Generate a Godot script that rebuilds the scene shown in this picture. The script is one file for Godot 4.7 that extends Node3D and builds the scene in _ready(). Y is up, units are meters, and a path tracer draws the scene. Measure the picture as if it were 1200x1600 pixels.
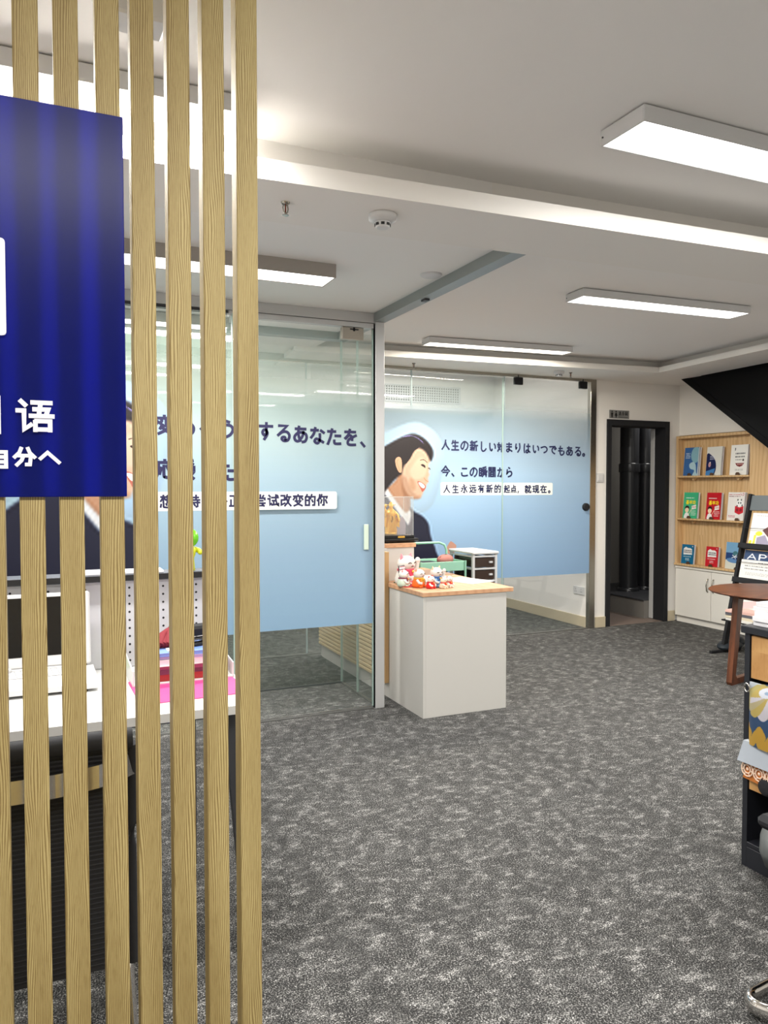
extends Node3D
# A language-school office seen past a slatted oak screen. Units are metres, y is up; the camera stands at x = 0, z = 0 and the glass fronts run along x.

var taken := {}
var uvo := Vector2.ZERO
var rng := RandomNumberGenerator.new()
var mats := {}
var glyph_cache := {}

# Lettering as pen strokes on a 20 x 20 grid; «~» marks a curved stroke.
const GLYPHS := {
	"人": "10,1 9,7 6,13 1,19/10,6 12,12 19,19",
	"生": "5,1 2,8/4,5 18,5/10,1 10,19/4,12 17,12/1,19 19,19",
	"の": "~10,4 9,10 6,16 3,16 1,12 3,7 8,3 13,3 18,7 18,12 15,17 11,19",
	"新": "5,0 5,3/1,3 10,3/3,4 4,8/8,4 7,8/0,9 11,9/1,13 10,13/5.5,9 5.5,19/5,13 1,18/6,13 10,17/18,1 12,3/12,3 12,11 10,19/12,9 20,9/16,9 16,19",
	"し": "~6,1 6,10 6,15 9,19 14,18 18,14",
	"い": "~4,3 4,10 6,16 9,17 10,14/~15,4 18,8 18,13",
	"始": "4,1 2,9 7,15/0,5 8,5/7,5 6,11 1,18/13,1 10,9/10,9 18,8/16,5 19,10/11,12 11,19/11,12 18,12 18,19/11,18 18,18",
	"ま": "3,4 17,4/3,9 17,9/~10,1 10,8 10,16 7,19 4,17 5,14 9,14 14,16 18,18",
	"り": "~5,2 4,8 5,12 7,9/~14,1 15,7 14,13 9,19",
	"は": "~4,1 3,8 3,14 4,19/9,6 19,6/~14,1 14,9 14,16 11,19 8,17 9,14 13,14 19,18",
	"つ": "~1,7 8,5 14,5 18,9 16,14 9,17",
	"で": "1,4 17,3/~17,3 11,6 8,10 10,15 16,18/15,7 17,10/18,5 20,8",
	"も": "~8,1 7,8 7,14 9,19 14,19 18,15 17,11/3,6 14,6/2,11 14,11",
	"あ": "3,4 17,4/~8,1 7,8 8,14 10,18/~14,7 12,13 7,18 3,17 2,13 6,9 12,8 17,10 18,14 16,18 12,19",
	"る": "4,2 15,2 3,13/~3,13 9,9 15,9 18,13 16,18 11,19 8,17 9,15 12,15 13,18",
	"。": "~4,14 6,16 4,19 1,18 1,15 4,14",
	"今": "10,0 6,5 0,10/10,0 14,5 20,10/6,8 14,8/3,12 16,12 11,19",
	"、": "2,14 7,19",
	"こ": "4,4 16,4/~3,12 4,17 10,18 18,17",
	"瞬": "1,3 6,3 6,17 1,17 1,3/1,7 6,7/1,12 6,12/18,0 9,2/9,4 10,7/13,3 13,6/18,3 16,7/8,10 8,8 20,8 20,10/11,10 9,15/10,11 13,11 11,16 8,19/14,11 20,11/15,15 20,15/15,12 15,15/18,9 18,19",
	"間": "2,1 2,19/2,1 8,1 8,7 2,7/2,4 8,4/18,1 18,19/18,1 12,1 12,7 18,7/12,4 18,4/6,10 14,10 14,18 6,18 6,10/6,14 14,14",
	"か": "~1,6 8,5 13,6 12,13 10,18 7,17/~7,1 6,8 2,18/~16,4 18,7 20,11",
	"ら": "8,1 12,3/~5,5 4,12 4,13 9,9 15,9 17,13 14,17 7,19",
	"永": "8,0 12,3/5,5 11,5 11,19 7,18/1,9 7,9 1,17/18,5 12,10/11,7 19,18",
	"远": "2,1 5,4/0,8 4,8 4,15 1,19/~4,15 9,18 20,18/8,2 18,2/6,7 20,7/11,7 10,12 7,15/15,7 15,14 20,14 20,11",
	"有": "1,4 19,4/9,0 6,8 1,13/7,8 7,19/7,8 16,8 16,18 13,19/7,11 16,11/7,14 16,14",
	"的": "4,0 3,4/1,4 8,4 8,18 1,18 1,4/1,10 8,10/13,0 10,8/12,4 19,4 18,18 14,18/13,9 15,13",
	"起": "1,4 10,4/5,0 5,14/0,8 11,8/6,11 10,11/3,9 1,19/~2,15 8,18 20,18/12,2 18,2 18,8/18,7 12,7 12,14 19,14 19,12",
	"点": "10,0 10,8/10,4 18,4/3,8 17,8 17,13 3,13 3,8/3,15 1,19/7,15 7,19/12,15 13,19/17,15 19,19",
	",": "3,15 3,17 1,20",
	"就": "5,0 5,3/0,3 10,3/2,6 8,6 8,11 2,11 2,6/5,11 5,19 3,18/2,13 1,17/8,13 10,16/10,6 20,6/14,0 14,7 13,13 9,19/15,7 15,18 20,18 20,14/17,1 19,4",
	"现": "0,3 7,3/0,9 7,9/0,16 8,15/3.5,3 3.5,15/10,12 10,1 18,1 18,12/14,4 14,8 12,14 8,19/15,10 15,18 20,18 20,14",
	"在": "0,4 20,4/9,0 6,7 0,13/5,9 5,19/9,11 18,11/13,6 13,18/7,18 20,18",
	"変": "10,0 10,3/0,3 20,3/7,3 7,6 5,9/12,3 12,9/3,6 1,9/16,5 19,9/8,9 5,14/7,11 15,11 10,16 3,19/8,13 12,16 18,19",
	"わ": "5,1 5,19/1,5 8,5 1,15/~1,14 9,8 15,7 19,11 18,16 13,19",
	"ろ": "4,2 15,2 3,12/~3,12 9,8 15,8 18,12 16,17 9,19",
	"う": "6,1 13,3/~3,8 9,6 15,7 17,11 14,16 8,19",
	"と": "~5,1 6,5 8,9/~17,5 9,9 4,13 5,17 10,18 18,18",
	"す": "1,4 19,4/~11,0 11,8 11,12 8,14 6,11 8,8 11,9 12,13 8,19",
	"な": "1,4 11,4/~7,1 5,8 1,13/14,4 19,7/~13,8 13,15 10,19 6,17 8,14 12,15 18,18",
	"た": "1,4 12,4/~7,1 5,10 1,19/11,9 19,9/~10,14 11,18 19,18",
	"を": "2,3 17,3/~9,0 7,6 2,11/~3,11 8,7 12,9 12,13/~18,7 9,11 6,15 8,18 17,18",
	"応": "10,0 10,3/2,3 19,3/3,3 3,11 0,19/6,8 4,15/~9,6 9,16 11,18 16,18 16,15/12,6 14,10/17,8 20,13",
	"援": "0,5 7,5/4,0 4,18 1,17/0,12 7,9/18,0 8,2/9,4 10,6/13,3 14,6/18,3 16,6/8,7 20,7/7,10 20,10/12,7 11,13 6,19/11,13 18,13 14,17 8,19/12,14 19,19",
	"想": "1,3 10,3/5.5,0 5.5,12/5,4 1,10/6,4 10,8/12,1 19,1 19,12 12,12 12,1/12,5 19,5/12,8 19,8/2,14 1,19/~6,13 6,18 8,19 14,19 14,16/10,13 11,16/17,13 19,18",
	"支": "1,4 19,4/10,0 10,9/4,9 16,9 11,15 2,19/5,9 10,15 18,19",
	"持": "0,5 7,5/4,0 4,18 1,17/0,12 7,9/9,4 18,4/13.5,0 13.5,8/7,8 20,8/8,12 20,12/16,9 16,18 13,19/10,14 12,17",
	"那": "1,2 9,2 9,16 7,19/1,7 9,7/1,12 9,12/5,2 5,11 1,19/13,1 13,19/13,1 19,2 16,8 19,13 15,15",
	"个": "10,0 6,6 0,11/10,0 14,6 20,11/10,8 10,19",
	"正": "2,2 18,2/10,2 10,17/10,9 17,9/4,8 4,17/1,18 19,18",
	"尝": "10,0 10,5/4,1 6,4/16,1 14,4/2,9 2,6 18,6 18,9/5,10 15,10/1,14 19,14/8,14 4,18 16,18/13,15 17,19",
	"试": "2,1 5,4/0,7 4,7 4,17 7,14/7,5 20,5/8,10 14,10/11,10 11,17/7,17 15,16/15,0 15,8 17,16 20,18 20,14/17,1 19,3",
	"改": "1,2 8,2 8,9 2,9/2,9 2,17 9,14/13,0 10,9/12,4 20,4/17,4 15,12 8,19/12,7 14,13 20,19",
	"变": "10,0 10,3/1,3 19,3/7,3 7,9/13,3 13,9/4,5 1,9/16,5 19,9/4,11 15,11 10,16 2,19/6,11 11,16 18,19",
	"你": "5,0 4,6 0,11/3,7 3,19/9,0 6,8/8,4 19,4 18,7/13,4 13,18 10,18/9,9 7,15/16,9 19,15",
	"日": "3,1 17,1 17,19 3,19 3,1/3,10 17,10",
	"语": "2,1 5,4/0,7 4,7 4,18 8,15/8,2 19,2/13,2 12,9/9,6 17,6 16,9/7,10 20,10/10,13 10,19/10,13 18,13 18,19/10,18 18,18",
	"自": "9,0 7,3/3,4 17,4 17,19 3,19 3,4/3,9 17,9/3,14 17,14",
	"分": "7,1 5,6 0,11/13,1 15,6 20,11/4,9 16,9 15,18 11,18/9,9 7,14 2,19",
	"へ": "1,12 8,5 19,16",
	"洗": "2,1 4,4/1,8 3,10/4,12 1,19/10,1 8,6/9,4 18,4/13,0 13,10/6,10 20,10/10,10 9,15 5,19/15,10 15,18 20,18 20,15",
	"手": "16,0 4,2/2,7 18,7/0,12 20,12/10,2 10,19 6,18",
	"间": "3,0 5,3/2,4 2,19/7,1 18,1 18,18 15,19/6,7 14,7 14,15 6,15 6,7/6,11 14,11",
	"基": "1,3 19,3/6,0 6,11/14,0 14,11/6,5 14,5/6,8 14,8/0,11 20,11/6,11 2,16/14,11 18,16/10,12 10,19/5,15 15,15/2,19 18,19",
	"本": "1,5 19,5/10,0 10,19/9,5 1,15/11,5 19,15/6,14 14,14",
	"功": "0,4 9,4/4.5,4 4.5,15/0,16 9,14/10,6 19,6 18,18 14,18/14,0 14,8 9,19",
	"A": "2,19 10,1 18,19/5,13 15,13", "P": "4,19 4,1 13,1 16,4 16,8 13,11 4,11", "U": "3,1 3,15 6,19 14,19 17,15 17,1", "N": "3,19 3,1 17,19 17,1", "2": "3,5 6,1 14,1 17,5 16,9 3,19 17,19",
}

# ---------- names, nodes, metas ----------
func numbered(called: String, parent: Node) -> String:
	var key := "%d/%s" % [parent.get_instance_id(), called]
	var n: int = taken.get(key, 0)
	taken[key] = n + 1
	return called if n == 0 else "%s_%03d" % [called, n]

func tag(o: Node3D, label: String, category := "", group := "", kind := "") -> Node3D:
	if label: o.set_meta("label", label)
	if category: o.set_meta("category", category)
	if group: o.set_meta("group", group)
	if kind: o.set_meta("kind", kind)
	return o

func base(called: String, label: String, category: String, at := Vector3.ZERO, turn := 0.0, group := "", kind := "") -> Node3D:
	var o := Node3D.new()
	o.name = numbered(called, self)
	add_child(o, true)
	o.position = at
	o.rotation.y = turn
	tag(o, label, category, group, kind)
	return o

func mi(called: String, st, m: Material, parent: Node = null) -> MeshInstance3D:
	var p: Node = parent if parent else self
	var o := MeshInstance3D.new()
	o.name = numbered(called, p)
	o.mesh = st.commit() if st is SurfaceTool else st
	o.material_override = m
	p.add_child(o, true)
	return o

# ---------- shapes ----------
func nb() -> SurfaceTool:
	var st := SurfaceTool.new()
	st.begin(Mesh.PRIMITIVE_TRIANGLES)
	return st

func uvof(p: Vector3, n: Vector3) -> Vector2:
	var a := n.abs()
	if a.x >= a.y and a.x >= a.z: return Vector2(p.z, -p.y) + uvo
	if a.y >= a.z: return Vector2(p.x, p.z) + uvo
	return Vector2(p.x, -p.y) + uvo

func face(st: SurfaceTool, pts: Array, hint: Vector3, xf := Transform3D.IDENTITY) -> void:
	var n: Vector3 = (pts[2] - pts[0]).cross(pts[1] - pts[0]).normalized()
	var ps := pts
	if n.dot(hint) < 0.0:
		n = -n
		ps = pts.duplicate()
		ps.reverse()
	var wn := (xf.basis * n).normalized()
	for i in range(1, ps.size() - 1):
		for k in [0, i, i + 1]:
			st.set_normal(wn)
			st.set_uv(uvof(ps[k], n))
			st.add_vertex(xf * (ps[k] as Vector3))

# box by centre and full size, edges chamfered by b
func bx(st: SurfaceTool, c: Vector3, s: Vector3, b := 0.0, xf := Transform3D.IDENTITY) -> void:
	var h := s * 0.5
	for ax in 3:
		var u := (ax + 1) % 3
		var v := (ax + 2) % 3
		for sg in [-1.0, 1.0]:
			var n := Vector3.ZERO
			n[ax] = sg
			var ps := []
			for k in [[-1, -1], [1, -1], [1, 1], [-1, 1]]:
				var p := c
				p[ax] += sg * h[ax]
				p[u] += k[0] * (h[u] - b)
				p[v] += k[1] * (h[v] - b)
				ps.append(p)
			face(st, ps, n, xf)
	if b <= 0.0: return
	for ax in 3:
		var u := (ax + 1) % 3
		var v := (ax + 2) % 3
		for su in [-1.0, 1.0]:
			for sv in [-1.0, 1.0]:
				var ps := []
				for k in [[-1, 0], [1, 0], [1, 1], [-1, 1]]:
					var p := c
					p[ax] += k[0] * (h[ax] - b)
					p[u] += su * (h[u] - (b if k[1] == 1 else 0.0))
					p[v] += sv * (h[v] - (0.0 if k[1] == 1 else b))
					ps.append(p)
				var n := Vector3.ZERO
				n[u] = su
				n[v] = sv
				face(st, ps, n, xf)
	for sx in [-1.0, 1.0]:
		for sy in [-1.0, 1.0]:
			for sz in [-1.0, 1.0]:
				var sgn := Vector3(sx, sy, sz)
				var ps := []
				for ax in 3:
					var p := c
					for k in 3: p[k] += sgn[k] * (h[k] - (0.0 if k == ax else b))
					ps.append(p)
				face(st, ps, sgn, xf)

func lohi(st: SurfaceTool, lo: Vector3, hi: Vector3, b := 0.0, xf := Transform3D.IDENTITY) -> void:
	bx(st, (lo + hi) * 0.5, (hi - lo).abs(), b, xf)

func ring_strip(st: SurfaceTool, a: Array, an: Array, b: Array, bn: Array, va: float, vb: float) -> void:
	var n := a.size()
	for i in n - 1:
		var ids := [[a, an, i, va], [a, an, i + 1, va], [b, bn, i + 1, vb], [a, an, i, va], [b, bn, i + 1, vb], [b, bn, i, vb]]
		var p0: Vector3 = a[i]
		var p1: Vector3 = a[i + 1]
		var p2: Vector3 = b[i + 1]
		if p0.is_equal_approx(p1): p1 = b[i]
		var fn := (p2 - p0).cross(p1 - p0)
		if p0.is_equal_approx(a[i + 1]): fn = (b[i + 1] - p0).cross(b[i] - p0) * -1.0
		var avg: Vector3 = an[i] + bn[i + 1]
		if fn.dot(avg) < 0.0: ids = [ids[0], ids[2], ids[1], ids[3], ids[5], ids[4]]
		for q in ids:
			st.set_normal(q[1][q[2]])
			st.set_uv(Vector2(float(q[2]) / (n - 1), q[3]))
			st.add_vertex(q[0][q[2]])

# profile of (radius, height) turned round y
func lathe(st: SurfaceTool, prof: Array, c: Vector3, n := 20, xf := Transform3D.IDENTITY) -> void:
	var rings := []
	var norms := []
	for k in prof.size():
		var p0: Vector2 = prof[maxi(k - 1, 0)]
		var p1: Vector2 = prof[mini(k + 1, prof.size() - 1)]
		var d := p1 - p0
		var nn := Vector2(d.y, -d.x).normalized()
		if nn == Vector2.ZERO: nn = Vector2(1, 0)
		var r := []
		var m := []
		for i in n + 1:
			var a := TAU * i / n
			r.append(xf * (c + Vector3(prof[k].x * cos(a), prof[k].y, prof[k].x * sin(a))))
			m.append((xf.basis * Vector3(nn.x * cos(a), nn.y, nn.x * sin(a))).normalized())
		rings.append(r)
		norms.append(m)
	for k in prof.size() - 1: ring_strip(st, rings[k], norms[k], rings[k + 1], norms[k + 1], prof[k].y, prof[k + 1].y)

func sph(st: SurfaceTool, c: Vector3, r: Vector3, n := 14, turn := Basis.IDENTITY) -> void:
	var rows := maxi(6, n * 2 / 3)
	var pr := []
	var pn := []
	for k in rows + 1:
		var t := PI * k / rows
		var a := []
		var b := []
		for i in n + 1:
			var f := TAU * i / n
			var d := Vector3(sin(t) * cos(f), -cos(t), sin(t) * sin(f))
			a.append(c + turn * (d * r))
			b.append((turn * (d / r)).normalized())
		pr.append(a)
		pn.append(b)
	for k in rows: ring_strip(st, pr[k], pn[k], pr[k + 1], pn[k + 1], float(k) / rows, float(k + 1) / rows)

# tube along points, radius may be (across, up) for oval section
func tube(st: SurfaceTool, pts: Array, r: float, n := 10, r2 := -1.0, closed := false, up := Vector3.UP) -> void:
	var rings := []
	var norms := []
	var N := pts.size()
	for k in N:
		var a: Vector3 = pts[(k - 1 + N) % N] if closed else pts[maxi(k - 1, 0)]
		var b: Vector3 = pts[(k + 1) % N] if closed else pts[mini(k + 1, N - 1)]
		var t := (b - a).normalized()
		var x := t.cross(up)
		if x.length() < 0.05: x = t.cross(Vector3(0.3, 0.1, 1))
		x = x.normalized()
		var y := x.cross(t).normalized()
		var rr := []
		var nn := []
		var ry := r2 if r2 > 0.0 else r
		for i in n + 1:
			var f := TAU * i / n
			rr.append(pts[k] + x * cos(f) * r + y * sin(f) * ry)
			nn.append((x * cos(f) / r + y * sin(f) / ry).normalized())
		rings.append(rr)
		norms.append(nn)
	for k in (N if closed else N - 1): ring_strip(st, rings[k], norms[k], rings[(k + 1) % N], norms[(k + 1) % N], k, k + 1)
	if not closed:
		for e in [0, N - 1]:
			var d: Vector3 = (pts[0] - pts[1]) if e == 0 else (pts[N - 1] - pts[N - 2])
			face(st, rings[e].slice(0, n), d)

func cyl(st: SurfaceTool, a: Vector3, b: Vector3, r: float, n := 14) -> void:
	tube(st, [a, b], r, n)

# polygon in the xy plane, from z = 0 to z = depth
func ext(st: SurfaceTool, poly: PackedVector2Array, depth: float, xf := Transform3D.IDENTITY) -> void:
	var tri := Geometry2D.triangulate_polygon(poly)
	for k in range(0, tri.size(), 3):
		for z in [0.0, depth]:
			face(st, [Vector3(poly[tri[k]].x, poly[tri[k]].y, z), Vector3(poly[tri[k + 1]].x, poly[tri[k + 1]].y, z), Vector3(poly[tri[k + 2]].x, poly[tri[k + 2]].y, z)], Vector3(0, 0, 1 if z == depth else -1) * signf(depth if depth != 0.0 else 1.0), xf)
	var cw := Geometry2D.is_polygon_clockwise(poly)
	for i in poly.size():
		var a := poly[i]
		var b := poly[(i + 1) % poly.size()]
		var d := b - a
		var o := Vector3(-d.y, d.x, 0) if cw else Vector3(d.y, -d.x, 0)
		face(st, [Vector3(a.x, a.y, 0), Vector3(b.x, b.y, 0), Vector3(b.x, b.y, depth), Vector3(a.x, a.y, depth)], o, xf)

func rrect(w: float, h: float, r: float, n := 4) -> PackedVector2Array:
	var p := PackedVector2Array()
	for q in 4:
		var c := Vector2((w / 2 - r) * (1 if q == 0 or q == 3 else -1), (h / 2 - r) * (1 if q < 2 else -1))
		for i in n + 1:
			var a := PI / 2 * (q + float(i) / n)
			p.append(c + Vector2(cos(a), sin(a)) * r)
	return p

func smooth(pts: PackedVector2Array, sub := 4, closed := false) -> PackedVector2Array:
	var o := PackedVector2Array()
	var n := pts.size()
	for i in (n if closed else n - 1):
		var p0 := pts[(i - 1 + n) % n] if closed else pts[maxi(i - 1, 0)]
		var p1 := pts[i]
		var p2 := pts[(i + 1) % n]
		var p3 := pts[(i + 2) % n] if closed else pts[mini(i + 2, n - 1)]
		for k in sub: o.append(p1.cubic_interpolate(p2, p0, p3, float(k) / sub))
	if not closed: o.append(pts[n - 1])
	return o

# ---------- lettering ----------
func strokes(ch: String) -> Array:
	if not glyph_cache.has(ch):
		var out := []
		for s in (GLYPHS[ch] as String).split("/"):
			var curved := s.begins_with("~")
			var ps := PackedVector2Array()
			for q in s.trim_prefix("~").split(" "):
				var xy := q.split(",")
				ps.append(Vector2(xy[0].to_float(), xy[1].to_float()) / 20.0)
			out.append(smooth(ps) if curved else ps)
		glyph_cache[ch] = out
	return glyph_cache[ch]

func ribbon(pts: PackedVector2Array, w: float) -> Array:
	var l := []
	var r := []
	var n := pts.size()
	for i in n:
		var d0 := (pts[i] - pts[maxi(i - 1, 0)]).normalized()
		var d1 := (pts[mini(i + 1, n - 1)] - pts[i]).normalized()
		if i == 0: d0 = d1
		if i == n - 1: d1 = d0
		var t := (d0 + d1).normalized()
		if t == Vector2.ZERO: t = d0
		var m := Vector2(-t.y, t.x)
		var k := w * 0.5 / maxf(0.55, m.dot(Vector2(-d1.y, d1.x)))
		var p := pts[i]
		if i == 0: p -= d1 * w * 0.22
		if i == n - 1: p += d0 * w * 0.22
		l.append(p + m * k)
		r.append(p - m * k)
	return [l, r]

# a line of lettering on a plane facing +z; at = upper left corner
func letters(st: SurfaceTool, text: String, at: Vector3, size: Vector2, advance: float, weight: float, depth: float, slope := 0.0) -> void:
	for i in text.length():
		if text[i] == " ": continue
		var lift := depth
		for s in strokes(text[i]):
			lift += depth * 0.012
			var q := PackedVector2Array()
			for p in s: q.append(Vector2(p.x * size.x, -p.y * size.y))
			var lr := ribbon(q, weight)
			var o := at + Vector3(advance * i, slope * advance * i, 0)
			for k in q.size() - 1:
				var c := []
				for p in [lr[0][k], lr[0][k + 1], lr[1][k + 1], lr[1][k]]: c.append(o + Vector3(p.x, p.y, lift))
				var z := Vector3(0, 0, lift)
				face(st, c, Vector3(0, 0, 1))
				if depth > 0.001:
					face(st, [c[0], c[1], c[1] - z, c[0] - z], c[0] - c[3])
					face(st, [c[3], c[2], c[2] - z, c[3] - z], c[3] - c[0])
					if k == 0: face(st, [c[0], c[3], c[3] - z, c[0] - z], c[0] - c[1])
					if k == q.size() - 2: face(st, [c[1], c[2], c[2] - z, c[1] - z], c[1] - c[0])

# ---------- printed pictures ----------
func ip(img: Image, pts: PackedVector2Array, col: Color) -> void:
	var lo := 1e9
	var hi := -1e9
	for p in pts:
		lo = minf(lo, p.y)
		hi = maxf(hi, p.y)
	var W := img.get_width()
	for y in range(maxi(0, floori(lo)), mini(img.get_height(), ceili(hi) + 1)):
		var xs := []
		var yy := y + 0.5
		for i in pts.size():
			var a := pts[i]
			var b := pts[(i + 1) % pts.size()]
			if (a.y <= yy) != (b.y <= yy): xs.append(a.x + (yy - a.y) / (b.y - a.y) * (b.x - a.x))
		xs.sort()
		for k in range(0, xs.size() - 1, 2):
			var x0 := clampi(roundi(xs[k]), 0, W)
			var x1 := clampi(roundi(xs[k + 1]), 0, W)
			if x1 > x0: img.fill_rect(Rect2i(x0, y, x1 - x0, 1), col)

func iline(img: Image, pts: PackedVector2Array, w: float, col: Color) -> void:
	var lr := ribbon(pts, w)
	for k in pts.size() - 1: ip(img, PackedVector2Array([lr[0][k], lr[0][k + 1], lr[1][k + 1], lr[1][k]]), col)

func itext(img: Image, text: String, at: Vector2, size: float, advance: float, w: float, col: Color) -> void:
	for i in text.length():
		for s in strokes(text[i]):
			var q := PackedVector2Array()
			for p in s: q.append(at + Vector2(advance * i, 0) + p * size)
			iline(img, q, w, col)

func iell(img: Image, c: Vector2, r: Vector2, col: Color) -> void:
	var q := PackedVector2Array()
	for i in 24: q.append(c + Vector2(cos(TAU * i / 24), sin(TAU * i / 24)) * r)
	ip(img, q, col)

# rows of small print too fine to read
func iprint(img: Image, r: Rect2, rows: int, col: Color, sd: int) -> void:
	var g := RandomNumberGenerator.new()
	g.seed = sd
	var hh := r.size.y / rows
	for k in rows:
		var x := r.position.x
		while x < r.end.x:
			var w := g.randf_range(1.0, 4.0)
			img.fill_rect(Rect2i(roundi(x), roundi(r.position.y + hh * k), maxi(1, roundi(w)), maxi(1, roundi(hh * 0.55))), col)
			x += w + g.randf_range(1.0, 2.0)

func tex(img: Image) -> ImageTexture:
	return ImageTexture.create_from_image(img)

func blank(w: int, h: int, c: Color) -> Image:
	var i := Image.create(w, h, false, Image.FORMAT_RGBA8)
	i.fill(c)
	return i

func c8(r: float, g: float, b: float, a := 255.0) -> Color:
	return Color(r / 255.0, g / 255.0, b / 255.0, a / 255.0)

# ---------- materials ----------
func mat(key: String, c := Color.WHITE, rough := 0.6, metal := 0.0) -> StandardMaterial3D:
	if mats.has(key): return mats[key]
	var m := StandardMaterial3D.new()
	m.resource_name = key
	m.albedo_color = c
	m.roughness = rough
	m.metallic = metal
	mats[key] = m
	return m

func glass(key: String, c: Color, alpha: float) -> StandardMaterial3D:
	var m := mat(key, c, 0.02)
	m.transparency = BaseMaterial3D.TRANSPARENCY_ALPHA
	m.albedo_color.a = alpha
	return m

func wood_texture(w: int, h: int, sd: int, light: Color, dark: Color, lines: float, streak: float, wander: float) -> ImageTexture:
	var n := FastNoiseLite.new()
	n.seed = sd
	n.frequency = 0.01
	n.fractal_octaves = 2
	var n2 := FastNoiseLite.new()
	n2.seed = sd + 7
	n2.frequency = 0.05
	var data := PackedByteArray()
	data.resize(w * h * 3)
	var k := 0
	for y in h:
		var ty := y * 0.35
		for x in w:
			var warp := n.get_noise_2d(x * 0.9, ty) * wander
			var ring := 0.5 + 0.5 * sin((float(x) / w * lines + warp) * TAU)
			var pores := n2.get_noise_2d(x * 14.0, y * 0.45)
			var t := clampf(pow(ring, 3.0) * streak + maxf(0.0, pores) * 0.75 * streak + 0.18 + n.get_noise_2d(x * 0.5 + 300, ty * 0.4) * 0.25, 0.0, 1.0)
			data[k] = int(lerpf(light.r, dark.r, t) * 255)
			data[k + 1] = int(lerpf(light.g, dark.g, t) * 255)
			data[k + 2] = int(lerpf(light.b, dark.b, t) * 255)
			k += 3
	return tex(Image.create_from_data(w, h, false, Image.FORMAT_RGB8, data))

func wood(key: String, size: Vector2, light: Color, dark: Color, lines: float, streak: float, wander: float, rough := 0.55, w := 256, h := 512) -> StandardMaterial3D:
	if mats.has(key): return mats[key]
	var m := mat(key, Color.WHITE, rough)
	m.albedo_texture = wood_texture(w, h, hash(key) % 1000, light, dark, lines, streak, wander)
	m.uv1_scale = Vector3(1.0 / size.x, 1.0 / size.y, 1)
	return m

func carpet() -> StandardMaterial3D:
	var m := mat("carpet", Color.WHITE, 0.95)
	var N := 1024
	var f := FastNoiseLite.new()
	f.seed = 5
	f.frequency = 0.014
	f.fractal_octaves = 5
	f.fractal_gain = 0.72
	var a := f.get_seamless_image(N, N)
	f.seed = 17
	f.frequency = 0.24
	f.fractal_octaves = 2
	var b := f.get_seamless_image(N, N)
	f.seed = 31
	f.frequency = 0.034
	f.fractal_octaves = 5
	f.fractal_gain = 0.85
	# pale flecks run along the weave, twice as long as they are wide
	var c := f.get_seamless_image(N / 2, N)
	for im in [a, b, c]: im.convert(Image.FORMAT_L8)
	c.resize(N, N, Image.INTERPOLATE_BILINEAR)
	var da := a.get_data()
	var db := b.get_data()
	var dc := c.get_data()
	var out := PackedByteArray()
	out.resize(N * N * 3)
	var g := RandomNumberGenerator.new()
	g.seed = 9
	for k in N * N:
		var patch := smoothstep(0.30, 0.72, da[k] / 255.0)
		var fleck := smoothstep(0.46, 0.82, dc[k] / 255.0 + (da[k] / 255.0 - 0.5) * 0.3)
		var grain := (db[k] / 255.0 - 0.5) * 2.0 + g.randf_range(-0.22, 0.22)
		var v := clampf(CARPET_BASE + patch * 0.11 + fleck * 0.215 + grain * (0.70 - 0.16 * patch + 0.05 * fleck), 0.035, 0.86)
		out[k * 3] = int(v * 255)
		out[k * 3 + 1] = int(v * 253)
		out[k * 3 + 2] = int(v * 249)
	m.albedo_texture = tex(Image.create_from_data(N, N, false, Image.FORMAT_RGB8, out))
	m.uv1_scale = Vector3(1 / 1.5, 1 / 1.5, 1)
	return m

const CARPET_BASE := 0.13

func _ready() -> void:
	# ----- camera, sky, exposure -----
	var cam := Camera3D.new()
	cam.name = "camera"
	cam.fov = rad_to_deg(2.0 * atan(800.0 / 1195.0))
	cam.near = 0.05
	cam.position = Vector3(0, 1.4, 0)
	cam.rotation = Vector3(deg_to_rad(-1.97), deg_to_rad(-23.8), 0)
	add_child(cam)
	cam.current = true
	var env := Environment.new()
	env.background_mode = Environment.BG_COLOR
	env.background_color = Color(0.55, 0.58, 0.62)
	env.tonemap_mode = Environment.TONE_MAPPER_LINEAR
	env.tonemap_exposure = EXPOSURE
	env.sdfgi_enabled = true
	env.ssao_enabled = true
	env.ssil_enabled = true
	var we := WorldEnvironment.new()
	we.name = "environment"
	we.environment = env
	add_child(we)

	make_materials()
	make_room()
	make_lamps()
	make_glass_office()
	make_back_office()
	make_restroom()
	make_ceiling_fittings()
	make_wall_library()
	make_stair()
	make_reception()
	make_screen()
	make_workstation()
	make_reading_corner()

const EXPOSURE := 1.82
const LAMP := 3.2

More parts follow.
